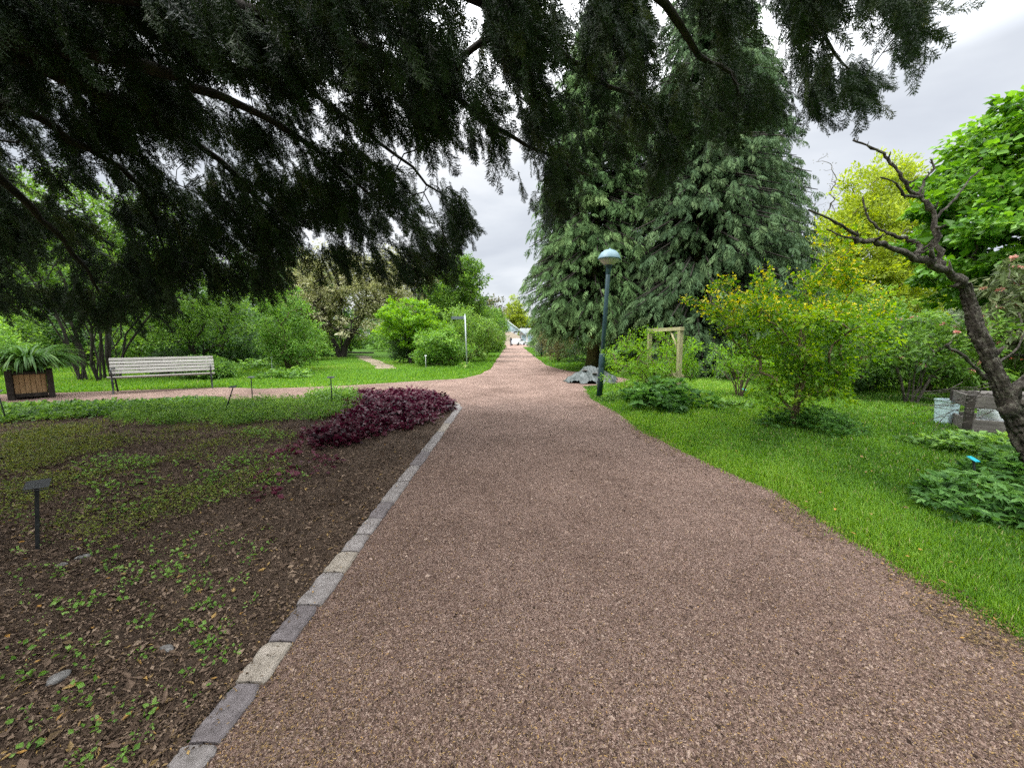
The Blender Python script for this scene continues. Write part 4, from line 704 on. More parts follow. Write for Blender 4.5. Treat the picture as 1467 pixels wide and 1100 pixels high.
bgS = [(-21.5, 15, 2.6, 2.2, 'green_fresh', 'yellowish bush at the left edge behind the planter'), (-18.5, 19, 3.2, 2.4, 'green_mid', 'bush behind the fanning dark stems'), (-12.9, 20.5, 2.6, 2.0, 'green_deep', 'dark understorey bush behind the open shrub at the bench end'), (-15.5, 24, 2.4, 2.4, 'green_fresh', 'sunny green undergrowth bush deep behind the bench'),
       (-13.8, 26, 2.4, 1.5, 'green_mid', 'small bush tucked left of the crab apple trunk'), (-9.6, 38, 1.8, 2.2, 'green_fresh', 'pale bush seen through the gap under the crab apple'), (-25.5, 19, 3.4, 2.6, 'green_mid', 'leafy bush at the far left beside the yellowish one'), (-11.2, 14.0, .75, .9, 'groundcover', 'low leafy bush in the grass right of the bench'), (-13.5, 15.2, .9, 1.1, 'green_deep', 'low dark bush directly behind the bench seat')]
for i, (x, y, h_, r_, mt, lb) in enumerate(bgS):
    plant('understorey_bush', lb, 'shrub', (x, y, 0), [(0, 0, h_*.52, r_*.8, r_*.7, h_*.46), (r_*.4, 0, h_*.4, r_*.6, r_*.6, h_*.35)], 240, 28, .16+.1*h_**.5, .075+.012*h_, .5, mt, 'bark_dark', stems=7, tip=.005, seed=90+i, zmin=.06)
herb('leafy_plant', 'leafy herb patch in the grass by the white marker post left of the crab apple', g(415, 540), .9, .35, 160, .14, .5, 'groundcover', 41)
herb('leafy_plant', 'low leafy herb patch in the grass left of the white marker post', g(370, 528), 1.2, .5, 170, .15, .5, 'groundcover', 42)
herb('leafy_plant', 'grass tuft around the foot of the street sign post', (-2.2, 18.95, 0), .35, .3, 60, .16, .16, 'grass', 43)
plant('leafy_tree', 'slim yellow-green tree standing behind the glass house at the end of the path', 'tree', (X(737, 108), 108, 0), [(0, 0, 8.5, 2.4, 2., 3.6), (1.2, 0, 6, 2.4, 2, 2.4)], 220, 30, .7, .35, .6, 'willow', 'bark_grey', tip=.02, seed=53, tint0=.4)
plant('leafy_tree', 'yellow-green tree right of the glass house roof at the path end', 'tree', (X(757, 112), 112, 0), [(0, 0, 4.8, 2.6, 2., 3.)], 200, 30, .7, .33, .6, 'willow', 'bark_grey', tip=.02, seed=54, tint0=.25)
for i, (x, y, h_, r_, mt, lb) in enumerate([(-18, 105, 9, 8, 'green_mid', 'distant tree behind the left of the glass house'), (16, 108, 11, 8, 'green_mid', 'distant tree behind the right end of the glass house'), (40, 60, 12, 9, 'green_deep', 'large distant tree hidden mostly by the conifers'), (48, 42, 10, 8, 'green_mid', 'distant tree beyond the maple at far right')]):
    plant('leafy_tree', lb, 'tree', (x, y, 0), [(0, 0, h_*.55, r_*.8, r_*.7, h_*.42)], 240, 28, 1.1, .4, .6, mt, 'bark_grey', tip=.02, seed=110+i)
# ------------------------------------------------------------------ knotted old tree on the right
def knotted():
    rng = np.random.default_rng(8); base = np.array([at(1500, 706, 3.6)[0], 3.6, 0]); t = thing('knotted_tree', 'nearly bare old tree with twisting dark knotted branches at the right edge', 'tree', base)
    def limb(nm, l, r0, r1, n=34, knob=.16):
        pts = np.array([at(*q)-base for q in l]); out = []
        for u in np.linspace(0, len(pts)-1, n):
            k = min(int(u), len(pts)-2); f = u-k; p0 = pts[max(k-1, 0)]; p1 = pts[k]; p2 = pts[k+1]; p3 = pts[min(k+2, len(pts)-1)]
            out.append(.5*((2*p1)+(-p0+p2)*f+(2*p0-5*p1+4*p2-p3)*f*f+(-p0+3*p1-3*p2+p3)*f**3))
        out = np.array(out); fr = np.linspace(0, 1, n); tk = nm == 'trunk'; knob = .025 if tk else knob; rad = (r0+(r1-r0)*fr**.8)*(1+knob*rng.normal(0, 1, n)); out = out+rng.normal(0, 1, (n, 3))*(rad*(.05 if tk else .36))[:, None]
        m = MB(); m.tube(out, rad*(1 if tk else .85), 44 if tk else 9, rough=.0 if tk else .1)
        if tk:
            V = m.V[0]; ax_ = np.repeat(out, 44, 0); W_ = V[:len(ax_)]; nn_ = nrm(W_-ax_); dz = np.zeros(len(W_))
            th_ = np.tile(np.arange(44)/44*2*PI, n); hh_ = np.repeat(np.linspace(0, 1, n)*2.3, 44)
            for a_, kt, kh in ((.010, 2, 5), (.008, 3, 9), (.006, 5, 14), (.0055, 9, 7), (.0045, 14, 11), (.004, 19, 24), (.003, 11, 40)): dz += a_*np.sin(kt*th_+kh*hh_*rng.uniform(.6, 1.3)+rng.uniform(0, 6)+1.5*np.sin(kh*.7*hh_+kt))
            dz -= .007*np.abs(np.sin(8*th_+2.2*np.sin(9*hh_)+5*hh_))**.5; V[:len(ax_)] = W_+nn_*(dz*np.repeat(rad/.1, 44)**.6)[:, None]
        for k in range(2, n-1, 6 if tk else 2):   # knobs and short spurs
            if rng.uniform() < (.7 if not tk else .25):
                d = nrm(rng.normal(0, 1, 3)); l_ = rad[k]*rng.uniform(1.2, 2.2) if tk else rad[k]*rng.uniform(1.6, 4.5); m.tube([out[k], out[k]+d*l_*.6, out[k]+d*l_+[0, 0, l_*.3]], [rad[k]*.6, rad[k]*.4, rad[k]*.15], 5)
        return m.build(nm, M['bark_lichen'], t)
    limb('trunk', [(1506, 716, 3.55), (1478, 650, 3.62), (1452, 595, 3.7), (1428, 535, 3.75), (1402, 478, 3.8), (1389, 438, 3.85), (1382, 405, 3.85)], .096, .038, 120, .05)
    limb('branch', [(1383, 408, 3.85), (1362, 392, 3.85), (1325, 374, 3.8), (1292, 360, 3.75), (1262, 349, 3.72), (1230, 346, 3.7), (1226, 335, 3.7), (1198, 320, 3.66), (1158, 301, 3.6)], .048, .009)
    limb('branch', [(1350, 386, 3.84), (1343, 350, 3.9), (1336, 300, 3.95), (1318, 281, 3.98), (1303, 270, 4.), (1287, 246, 4.), (1270, 226, 4.03), (1250, 212, 4.05), (1222, 201, 4.1)], .036, .008)
    limb('branch', [(1320, 282, 3.98), (1295, 279, 3.94), (1285, 263, 3.92), (1262, 254, 3.9)], .018, .008, 14)
    limb('branch', [(1316, 280, 3.98), (1325, 257, 4.02), (1338, 240, 4.05), (1333, 228, 4.06)], .017, .008, 14)
    limb('branch', [(1338, 315, 3.95), (1365, 288, 4.), (1385, 262, 4.05), (1408, 240, 4.1)], .016, .006, 14)
    limb('branch', [(1310, 366, 3.78), (1318, 352, 3.85), (1300, 343, 3.9), (1266, 332, 3.98), (1244, 312, 4.02), (1236, 282, 4.05)], .030, .008)
    limb('branch', [(1228, 342, 3.7), (1205, 338, 3.66), (1184, 328, 3.62)], .012, .005, 10)
    limb('branch', [(1448, 590, 3.7), (1462, 556, 3.68), (1490, 528, 3.66), (1530, 500, 3.6)], .075, .05, 14, .05)
    limb('branch', [(1412, 545, 3.76), (1395, 525, 3.7), (1372, 505, 3.64), (1356, 494, 3.6)], .022, .014, 12)
    limb('branch', [(1425, 520, 3.76), (1452, 505, 3.8), (1470, 470, 3.86)], .014, .006, 12)
    for k in range(16):
        a = (1405+rng.uniform(-30, 20), 560+rng.uniform(-20, 40)); limb('twig', [(a[0], a[1], 3.72), (a[0]-25-rng.uniform(0, 20), a[1]+rng.uniform(-5, 20), 3.66), (a[0]-60-rng.uniform(0, 45), a[1]+rng.uniform(-10, 40), 3.6)], .005, .002, 8)
knotted()
# ------------------------------------------------------------------ built objects: materials
M['slat'] = surfmat('weathered_grey_slats', cols((.20, .185, .165), (.38, .36, .33), (.52, .50, .47)), 6, 8, .8, .5, 40, (.4, 8, 8), tintmix=.35)
M['iron'] = surfmat('black_cast_iron', cols((.010, .011, .012), (.018, .02, .022), (.03, .033, .035)), 20, 4, .5, .2, 60, spec=.5)
M['lamp_green'] = surfmat('dark_teal_paint', cols((.012, .035, .045), (.018, .05, .062), (.03, .068, .08)), 5, 6, .45, .1, 60, spec=.5)
M['lamp_shade'] = surfmat('weathered_blue_grey_shade', cols((.085, .16, .19), (.115, .20, .235), (.15, .245, .28)), 7, 6, .5, .05, 40, spec=.5)
M['lamp_glass'] = surfmat('cloudy_diffuser', cols((.34, .36, .33), (.42, .44, .40), (.5, .51, .47)), 10, 4, .35, 0, spec=.5)
M['galv'] = surfmat('galvanised_steel', cols((.30, .33, .35), (.40, .44, .46), (.5, .53, .55)), 8, 5, .5, .1, 40, metal=.3)
M['sign_blade'] = surfmat('dark_grey_sign', cols((.09, .12, .13), (.13, .16, .17), (.17, .20, .21)), 8, 4, .45, 0)
M['tarp'] = surfmat('grey_green_tarpaulin', cols((.02, .027, .025), (.05, .06, .056), (.13, .15, .145)), 5, 6, .36, .5, 22, spec=.35, bdist=.04)
M['oldwood'] = surfmat('lichened_timber', cols((.20, .19, .09), (.32, .30, .16), (.42, .39, .24)), 6, 8, .9, .5, 30, (3, 3, .6))
M['tanwood'] = surfmat('tan_timber_panels', cols((.24, .15, .07), (.36, .235, .12), (.45, .31, .17)), 4, 8, .75, .4, 30, (6, 6, .6))
M['darkwood'] = surfmat('dark_stained_timber', cols((.014, .011, .009), (.026, .021, .017), (.05, .04, .033)), 8, 6, .75, .3, 40)
M['greywood'] = surfmat('weathered_brown_boards', cols((.055, .049, .044), (.11, .098, .088), (.19, .17, .152)), 5, 9, .9, .5, 30, (.7, 4, 4))
M['white_plastic'] = surfmat('white_plastic', cols((.58, .62, .63), (.68, .72, .72), (.76, .79, .79)), 5, 4, .4, .15, 12)
M['blue_plastic'] = surfmat('pale_blue_plastic', cols((.46, .60, .62), (.50, .64, .66), (.54, .68, .70)), 3, 3, .45, .0, 12)
M['teal_label'] = surfmat('teal_label_plate', cols((.01, .25, .32), (.015, .33, .42), (.03, .42, .50)), 20, 4, .4, 0)
M['label_stake'] = surfmat('dark_label_stake', cols((.016, .022, .02), (.028, .036, .033), (.045, .055, .05)), 20, 4, .55, .1, 80)
M['sign_plate'] = surfmat('worn_metal_plate', cols((.012, .013, .013), (.024, .026, .026), (.06, .063, .063)), 30, 8, .55, .2, 80, metal=.2, stretch=(1, 6, 1))
M['white_paint'] = surfmat('chalky_white_paint', cols((.5, .52, .52), (.6, .62, .62), (.68, .7, .7)), 20, 4, .6, 0)
# ------------------------------------------------------------------ bench
def bench():
    a = g(162, 565); b_ = g(305, 556); rz = math.atan2(b_[1]-a[1], b_[0]-a[0]); Lc = np.linalg.norm(b_-a); mid = (a+b_)/2+np.array([-math.sin(rz), math.cos(rz), 0])*.28
    t = thing('park_bench', 'long park bench with pale weathered slats and black cast iron ends beside the gravel path', 'bench', mid, rz); L = Lc+.16
    m = MB()
    for i in range(5):
        y = -.24+i*.094; m.box((RNG.normal(0, .004), y, .445+.004*i*(i-4)*-.6-.012*i), (L, .078, .034), rotx(R(-2)), RNG.uniform(.2, .8), bevel=.006)
    m.build('seat', M['slat'], t)
    m = MB()
    for i in range(5):
        z = .535+i*.088; m.box((RNG.normal(0, .004), .215+i*.030, z), (L, .030, .072), rotx(R(-18)), RNG.uniform(.2, .8), bevel=.006)
    m.build('backrest', M['slat'], t)
    for s in (-1, 1):
        x = s*(L/2-.09); m = MB()
        def bar(pts, r=.018): m.tube([(x, *p) for p in pts], r, 8)
        bar([(-.33, 0), (-.30, .04), (-.25, .16), (-.255, .30), (-.27, .41)], .021); bar([(.40, 0), (.36, .05), (.27, .18), (.20, .32), (.19, .42)], .021)
        bar([(-.29, .415), (-.1, .405), (.1, .39), (.2, .40)], .02); bar([(.19, .40), (.235, .55), (.30, .74), (.355, .93)], .02)
        bar([(-.25, .22), (-.1, .27), (.1, .27), (.24, .22)], .014); bar([(-.355, 0), (-.30, .012)], .022); bar([(.36, .012), (.43, 0)], .022)
        fr_ = m.build('iron_frame', M['iron'], t); m = MB()
        m.tube([(x, *p) for p in [(-.27, .42), (-.285, .55), (-.30, .63), (-.26, .665), (-.1, .66), (.1, .645), (.26, .645)]], .017, 8); m.tube([(x, -.28, .52), (x, -.22, .56), (x, -.18, .52), (x, -.21, .48)], .010, 6); m.build('armrest', M['iron'], fr_)
bench()
# ------------------------------------------------------------------ planter and strap-leaved plant
def planter():
    c = np.array([-11.62+.28*-.8, 9.24+.28*.6, 0]); rz = R(50); t = thing('planter_box', 'square tan timber planter box with dark corner posts beside the gravel path', 'planter', c, rz); W = .72; H = .66
    for sx in (-1, 1):
        for sy in (-1, 1): m = MB(); m.box((sx*(W/2-.05), sy*(W/2-.05), H/2+.02), (.11, .11, H+.04), None, bevel=.008); m.build('corner_post', M['darkwood'], t)
    for k in range(4):
        m = MB(); q = rotz(k*PI/2); n = 6
        for i in range(n):
            w = (W-.22)/n; m.box(q@np.array([-(W-.22)/2+w*(i+.5), -W/2+.075, H/2+.04]), (w-.006, .028, H-.16), q, .5, bevel=.003)
        m.build('side_panel', M['tanwood'], t)
        m = MB(); m.box(q@np.array([0, -W/2+.05, .10]), (W-.225, .06, .09), q, bevel=.006); m.build('rail', M['darkwood'], t); m = MB(); m.box(q@np.array([0, -W/2+.05, H-.03]), (W-.225, .06, .07), q, bevel=.006); m.build('rail', M['darkwood'], t)
    m = MB(); m.add([[-.27, -.27, H-.1], [.27, -.27, H-.1], [.27, .27, H-.1], [-.27, .27, H-.1]], [[0, 1, 2, 3]]); m.build('potting_soil', M['soil'], t)
    rng = np.random.default_rng(5); p = thing('strap_plant', 'arching strap-leaved green plant spilling over the planter box', 'plant', c+[0, 0, H-.1]); m = MB()
    for i in range(520):
        an = rng.uniform(0, 2*PI); r0 = rng.uniform(0, .24); L = rng.uniform(.8, 1.45); lift = rng.uniform(.3, 1.1); w = rng.uniform(.024, .042); d = np.array([math.cos(an), math.sin(an), 0]); sd = np.array([-math.sin(an), math.cos(an), 0]); V = []
        q = np.array([math.cos(an)*r0, math.sin(an)*r0, 0.02]); el = R(58+30*lift); n = 8
        for k in range(n):
            ww = w*math.sin(PI*(.16+.84*(1-k/(n-1))**.7*.9))*(1 if k < n-1 else .1); V += [q-sd*ww/2, q+np.array([0, 0, -.12*w]), q+sd*ww/2]; e = el-(k/(n-1))**1.1*R(120+55*(1-lift)); q = q+(d*math.cos(e)+np.array([0, 0, 1])*math.sin(e))*L/n
        F = [[k*3+j, k*3+j+1, k*3+4+j, k*3+3+j] for k in range(n-1) for j in (0, 1)]; m.add(V, F, np.clip(rng.normal(.5, .18)+(.4 if rng.uniform() < .06 else 0), 0, 1))
    m.build('foliage', M['strap'], p)
planter()
# ------------------------------------------------------------------ lamp posts
def lamp():
    t = thing('lamp_post', 'near dark teal lamp post with a pale mushroom shade beside the path', 'street lamp', (2.19, 9.55, 0), 0, 'mushroom lamp posts along the path'); t.rotation_euler = (0, R(2.6), 0); t.scale = (.935,)*3
    m = MB(); m.lathe([(.0, -.1), (.055, -.1), (.055, 3.35), (.05, 3.36)], n=16); m.build('pole', M['lamp_green'], t)
    m = MB(); m.lathe([(.056, 0), (.078, .001), (.078, 1.12), (.072, 1.15), (.056, 1.16)], n=16); b_ = m.build('base_sleeve', M['lamp_green'], t); m = MB(); m.box((0, -.077, .62), (.085, .012, .32), None, bevel=.004); m.build('hatch', M['lamp_green'], b_)
    m = MB(); m.lathe([(.056, 3.2), (.064, 3.21), (.064, 3.33), (.085, 3.40), (.105, 3.43), (.0, 3.43)], n=18); m.build('collar', M['lamp_green'], t)
    m = MB(); m.lathe([(.0, 3.432), (.10, 3.433), (.17, 3.48), (.235, 3.535), (.275, 3.575), (.0, 3.58)], n=26); m.build('diffuser', M['lamp_glass'], t)
    m = MB(); m.lathe([(.283, 3.572), (.288, 3.578), (.285, 3.60), (.262, 3.665), (.22, 3.73), (.15, 3.79), (.06, 3.822), (.0, 3.826)], n=30); sh_ = m.build('shade', M['lamp_shade'], t)
    m = MB(); m.lathe([(.0, 3.86), (.018, 3.855), (.022, 3.84), (.03, 3.82)], n=12); m.build('finial', M['lamp_shade'], sh_)
    clone(t, 'far lamp post half hidden under the conifer branches along the path', (2.36, 31, 0))
lamp()
# ------------------------------------------------------------------ street sign post
t = thing('street_sign', 'slim galvanised post with a dark pointing sign blade where the paths meet', 'sign', (-2.24, 19.12, 0)); t.rotation_euler = (0, R(-1.4), 0)
m = MB(); m.lathe([(0, -.1), (.032, -.1), (.032, 2.62), (.0, 2.62)], n=12); m.lathe([(.034, 2.6), (.036, 2.63), (.0, 2.65)], n=12); m.build('post', M['galv'], t)
m = MB(); m.box((-.37, 0, 2.47), (.60, .022, .14), rotz(R(8)), bevel=.004); bl = m.build('sign_blade', M['sign_blade'], t)
m = MB(); m.box((-.05, 0, 2.47), (.05, .05, .17), None, bevel=.004); m.build('bracket', M['galv'], t)
# ------------------------------------------------------------------ tarpaulin-covered heap
def tarp():
    rng = np.random.default_rng(12); c = g(849, 549); nx, ny = 64, 40; xs = np.linspace(-1, 1, nx); ys = np.linspace(-1, 1, ny); XX, YY = np.meshgrid(xs, ys, indexing='ij'); r = np.sqrt(XX**2+(YY)**2*1.0)
    ang = np.arctan2(YY, XX); ro = .92+.10*np.sin(3*ang+1)+.06*np.sin(7*ang); h = .40*np.clip(1-(r/ro)**1.5, 0, 1)**.8+.16*np.exp(-((XX+.15)**2+(YY-.1)**2)/.05)+.10*np.exp(-((XX-.45)**2+YY**2)/.08)
    fold = .028*np.sin(17*ang+3*np.sin(4*r))*np.clip(r, 0, 1)*np.clip(1.2-r, 0, 1)*2+.018*np.sin(9*XX+7*YY)+.013*np.sin(23*XX-11*YY+4*np.sin(5*YY)); fold = fold+.022*np.sin(31*XX+13*YY+5*np.sin(7*XX))*np.clip(h*4, 0, 1)+.05*np.sin(5.5*XX+1)*np.sin(6*YY+2)*np.clip(h*3, 0, 1); h = np.clip(h+fold*(h > .02)+rng.normal(0, .005, h.shape), .012, None)
    V = np.stack([XX*.95, YY*.75, h], 2).reshape(-1, 3); i, j = np.meshgrid(np.arange(nx-1), np.arange(ny-1), indexing='ij'); k = (i*ny+j).ravel(); F = np.stack([k, k+ny, k+ny+1, k+1], 1); cc = V[F].mean(1); keep = (cc[:, 0]/.95)**2+(cc[:, 1]/.75)**2 < (.93+.06*np.sin(9*np.arctan2(cc[:, 1], cc[:, 0])))**2
    m = MB(); m.add(V, F[keep]); t = thing('tarpaulin_heap', 'low heap covered by a crumpled grey-green tarpaulin at the path edge by the lamp post', 'tarpaulin', c+[0, .35, .01], R(-8)); m.build('cover', M['tarp'], t)
    for k, (x, y) in enumerate([(-.2, -.22), (.12, -.3), (.5, -.12)]):
        m = MB(); m.box((x, y, .40-.09*k), (.16, .10, .03), rotz(.4*k)@rotx(R(-25)), bevel=.01, jit=.004); m.build('weight_stone', M['stone'], t)
tarp()
# ------------------------------------------------------------------ wooden trellis frame
t = thing('trellis_frame', 'rough lichened timber frame of two posts and two rails in the lime shrub', 'trellis', (3.72, 8.55, 0)); d = np.array([3.60-3.72, 10.1-8.55, 0]); az = math.atan2(d[1], d[0]); ln = np.linalg.norm(d)
for p_, nm, hh in ((np.zeros(3), 'post', 1.62), (d, 'post', 1.60)):
    m = MB(); m.box((p_[0], p_[1], hh/2-.05), (.095, .095, hh+.1), rotz(az)@roty(R(1.2)), bevel=.008, jit=.003); m.build(nm, M['oldwood'], t)
for z in (1.66, .62):
    m = MB(); m.box((d[0]/2+(.066 if z < 1 else 0)*math.sin(az), d[1]/2, z), (ln+.12, .04 if z < 1 else .10, .08), rotz(az), bevel=.006, jit=.003); m.build('rail', M['oldwood'], t)
m = MB(); q = np.array([d[0]*.06, d[1]*.06, 1.2]); m.tube([q, q+d*.22+[0, 0, .40]], .025, 6); m.build('brace', M['oldwood'], t)
# ------------------------------------------------------------------ weathered crate and tub
c = at(1412, 600, 5.75); t = thing('wooden_crate', 'weathered plank crate with dark corner posts beside the knotted tree', 'crate', (c[0]+.36, 5.8, 0), R(-36)); W, Dp, H = .92, .72, .60
for sx in (-1, 1):
    for sy in (-1, 1): m = MB(); m.box((sx*(W/2+.008), sy*(Dp/2+.008), H/2), (.085, .085, H), None, bevel=.006); m.build('corner_post', M['darkwood'], t)
for z, hh in ((.14, .19), (.50, .19)):
    for s in (-1, 1):
        m = MB(); m.box((0, s*(Dp/2+.022), z), (W+.02, .026, hh), None, bevel=.004); m.build('board', M['greywood'], t); m = MB(); m.box((s*(W/2+.022), 0, z), (.026, Dp-.01, hh), None, bevel=.004); m.build('board', M['greywood'], t)
m = MB(); m.box((0, 0, .62), (W*.72, .16, .03), rotx(R(8))@rotz(.2), bevel=.004); m.build('loose_plank', M['greywood'], t)
w_ = thing('plastic_sheet', 'crumpled white plastic sheeting showing inside the plank crate', 'plastic sheet', (c[0]+.36, 5.8, .05), R(-36)); m = MB(); nx = 24; gx, gz = np.meshgrid(np.linspace(-.36, .36, nx), np.linspace(0, .42, 12), indexing='ij'); yy = -.27+.025*np.sin(gx*22+gz*9)+.02*np.sin(gz*25+gx*8); i, j = np.meshgrid(np.arange(nx-1), np.arange(11), indexing='ij'); k = (i*12+j).ravel(); m.add(np.stack([gx, yy, gz], 2), np.stack([k, k+12, k+13, k+1], 1)); m.build('fold', M['white_plastic'], w_)
q = at(1357, 580, 6.35); t = thing('plastic_tub', 'pale blue plastic tub just left of the weathered plank crate', 'tub', (q[0], 6.35, 0), R(10)); m = MB(); pr = []
for sc_, z in ((.80, 0), (.86, .02), (1., .56), (1.08, .562), (1.08, .60), (1.0, .60), (.84, .06)): pr.append((.15*sc_, z*.74))
m.lathe(pr, n=4, rot=rotz(PI/4)); m.F = [(f[0], f[1], f[2], False) for f in m.F]; m.build('body', M['blue_plastic'], t)
# ------------------------------------------------------------------ plant labels
def t_label(label, foot, h, lean, leandir, mat='label_stake', head=(.14, .06), grp='dark plant labels on the bed', rz=0., hm=None, name='plant_label'):
    t = thing(name, label, 'plant label', foot, rz, grp); dx, dy = math.sin(leandir)*math.tan(lean)*h, math.cos(leandir)*math.tan(lean)*h
    m = MB(); m.tube([(-dx*.1, -dy*.1, -.1*h), (dx*.5, dy*.5, h*.5), (dx, dy, h)], .010, 6); m.build('stake', M[mat], t)
    m = MB(); m.box((dx, dy, h+.008), (head[0], head[1], .008), rotx(R(28))@roty(-lean*math.sin(leandir)*.3), bevel=.002); m.build('plate', M[hm or mat], t); return t
t_label('dark T-shaped plant label leaning to the right in the green ground cover before the bench', g(322, 592, .1), .48, R(22), R(90))
t_label('upright dark T-shaped plant label at the back of the bed right of the leaning label', g(362, 575, .1), .52, R(1), 0)
t_label('upright dark plant label beside the purple-leaved plants', g(476, 585, .1), .60, R(1), 0)
t_label('dark plant label at the far left of the bed in front of the planter box', g(10, 606, .08), .52, R(8), R(-90))
t_label('small teal plant label on a leaning dark stake in the herbs at lower right', g(1398, 700), .30, R(20), R(-90), head=(.085, .075), grp=None, hm='teal_label', rz=.3)
t_label('tiny bright blue plant label in the grass left of the yellow-flowered shrub', g(1066, 566), .14, R(4), 0, head=(.08, .08), grp=None, hm='teal_label')
for px, py, h_, lb in ((390, 533, .62, 'white marker post in the grass left of the crab apple tree'), (610, 528, .62, 'thin grey-white marker stake in front of the leafy bush by the street sign'), (583, 516, .6, 'pale marker stake in the shade under the lime green bush')):
    t_label(lb, g(px, py), h_, R(2), 0, 'white_paint', (.10, .05), 'white marker stakes on the far lawn', name='marker_stake')
def metal_sign():
    f = g(53, 792, .08); t = thing('plant_sign', 'slanted worn metal plant sign on a flat post in the weedy soil, nearest the camera', 'plant sign', f, R(35)); m = MB()
    m.box((.02, 0, .20), (.02, .005, .47), roty(R(5)), bevel=.001); m.build('post', M['sign_plate'], t); m = MB(); m.box((.045, 0, .45), (.11, .075, .005), rotx(R(32)), bevel=.002); m.box((.045, -.039, .421), (.11, .005, .007), None, bevel=.001); m.build('plate', M['sign_plate'], t)
metal_sign()
# low edging plank and rocks under the crab apple
q = g(510, 507); m = MB(); m.tube([(-1.3, 0, .06), (-.5, .05, .07), (.4, -.03, .065), (1.3, .02, .05)], [.11, .10, .095, .08], 10, rough=.06); o = m.build('log', M['bark_dark']); o.location = (q[0], q[1]+1, 0); o.rotation_euler = (0, 0, .15); tag(o, 'dark low log lying in the grass at the foot of the blossoming crab apple', 'log')
# ------------------------------------------------------------------ far end of the path: glass house, person, cars
M['beige'] = surfmat('beige_plaster', cols((.42, .36, .28), (.48, .42, .33), (.54, .48, .39)), 1.5, 5, .85, .1, 20)
M['greyroof'] = surfmat('pale_grey_roof', cols((.42, .45, .47), (.5, .53, .55), (.57, .6, .62)), 1.5, 5, .6, .1, 20)
M['glass'] = surfmat('greenhouse_glass', cols((.22, .34, .38), (.34, .47, .52), (.5, .62, .66)), .8, 3, .12, 0, spec=.8)
M['steelwhite'] = surfmat('white_steel', cols((.6, .63, .65), (.68, .71, .73), (.74, .77, .78)), 4, 3, .5, 0)
t = thing('glass_house', 'glass-roofed building with a beige end wall at the far end of the path', 'building', (.9, 92, 0)); 
m = MB(); m.add([[-9, 0, 0], [1.0, 0, 0], [1.0, 0, 2.0], [-1.4, 0, 3.1], [-9, 0, 3.1], [-9, 9, 0], [1., 9, 0], [1., 9, 2.0], [-1.4, 9, 3.1], [-9, 9, 3.1]], [[0, 1, 2, 3], [0, 3, 4, 4][:3]+[4], [6, 5, 8, 7], [1, 6, 7, 2], [5, 0, 4, 9]], smooth=False); m.V[-1]; m.build('wall', M['beige'], t)
m = MB(); P = np.array([[-3.4, -.3, 6.6], [2.6, -.3, 2.15], [2.6, 9, 2.15], [-3.4, 9, 6.6]]); m.add(np.concatenate([P, P-[0, 0, .12]]), [[0, 1, 2, 3], [7, 6, 5, 4], [0, 4, 5, 1], [1, 5, 6, 2], [3, 2, 6, 7], [0, 3, 7, 4]], smooth=False)
m.add([[-3.4, 0, 3.15], [1.0, 0, 3.15], [-3.4, 0, 6.35]], [[0, 1, 2]], smooth=False); m.build('glass_roof', M['glass'], t)
m = MB()
for f in np.linspace(0, 1, 9):
    a = P[0]+(P[1]-P[0])*f; m.tube([a+[0, 0, .06], a+[0, 9, .06]], .05, 4)
for f in np.linspace(0, 1, 6): a = P[0]+[0, 9.3*f, .08]; m.tube([a, a+(P[1]-P[0])], .06, 4)
for x in np.linspace(-3., .6, 6): m.tube([(x, -.05, 3.1), (x, -.05, max(3.2, 6.45-(x+3.4)*.742))], .05, 4)
m.build('glazing_bars', M['steelwhite'], t)
m = MB(); m.box((3.9, 4, 1.35), (5.4, 7, 2.7)); m.build('annex_wall', M['steelwhite'], t); m = MB(); m.add([[1.1, .1, 3.9], [7., .1, 3.9], [7., .1, 2.72], [1.1, .1, 2.72], [1.1, 8, 3.9], [7, 8, 3.9], [7, 8, 2.72], [1.1, 8, 2.72]], [[3, 2, 1, 0], [4, 5, 6, 7], [0, 1, 5, 4], [2, 6, 5, 1], [3, 0, 4, 7]], smooth=False); m.build('annex_roof', M['greyroof'], t)
for x in (1.9, 3.4, 4.9, 6.2): m = MB(); m.box((x, .47, 1.35), (1.0, .05, 1.9)); m.build('window', M['glass'], t)
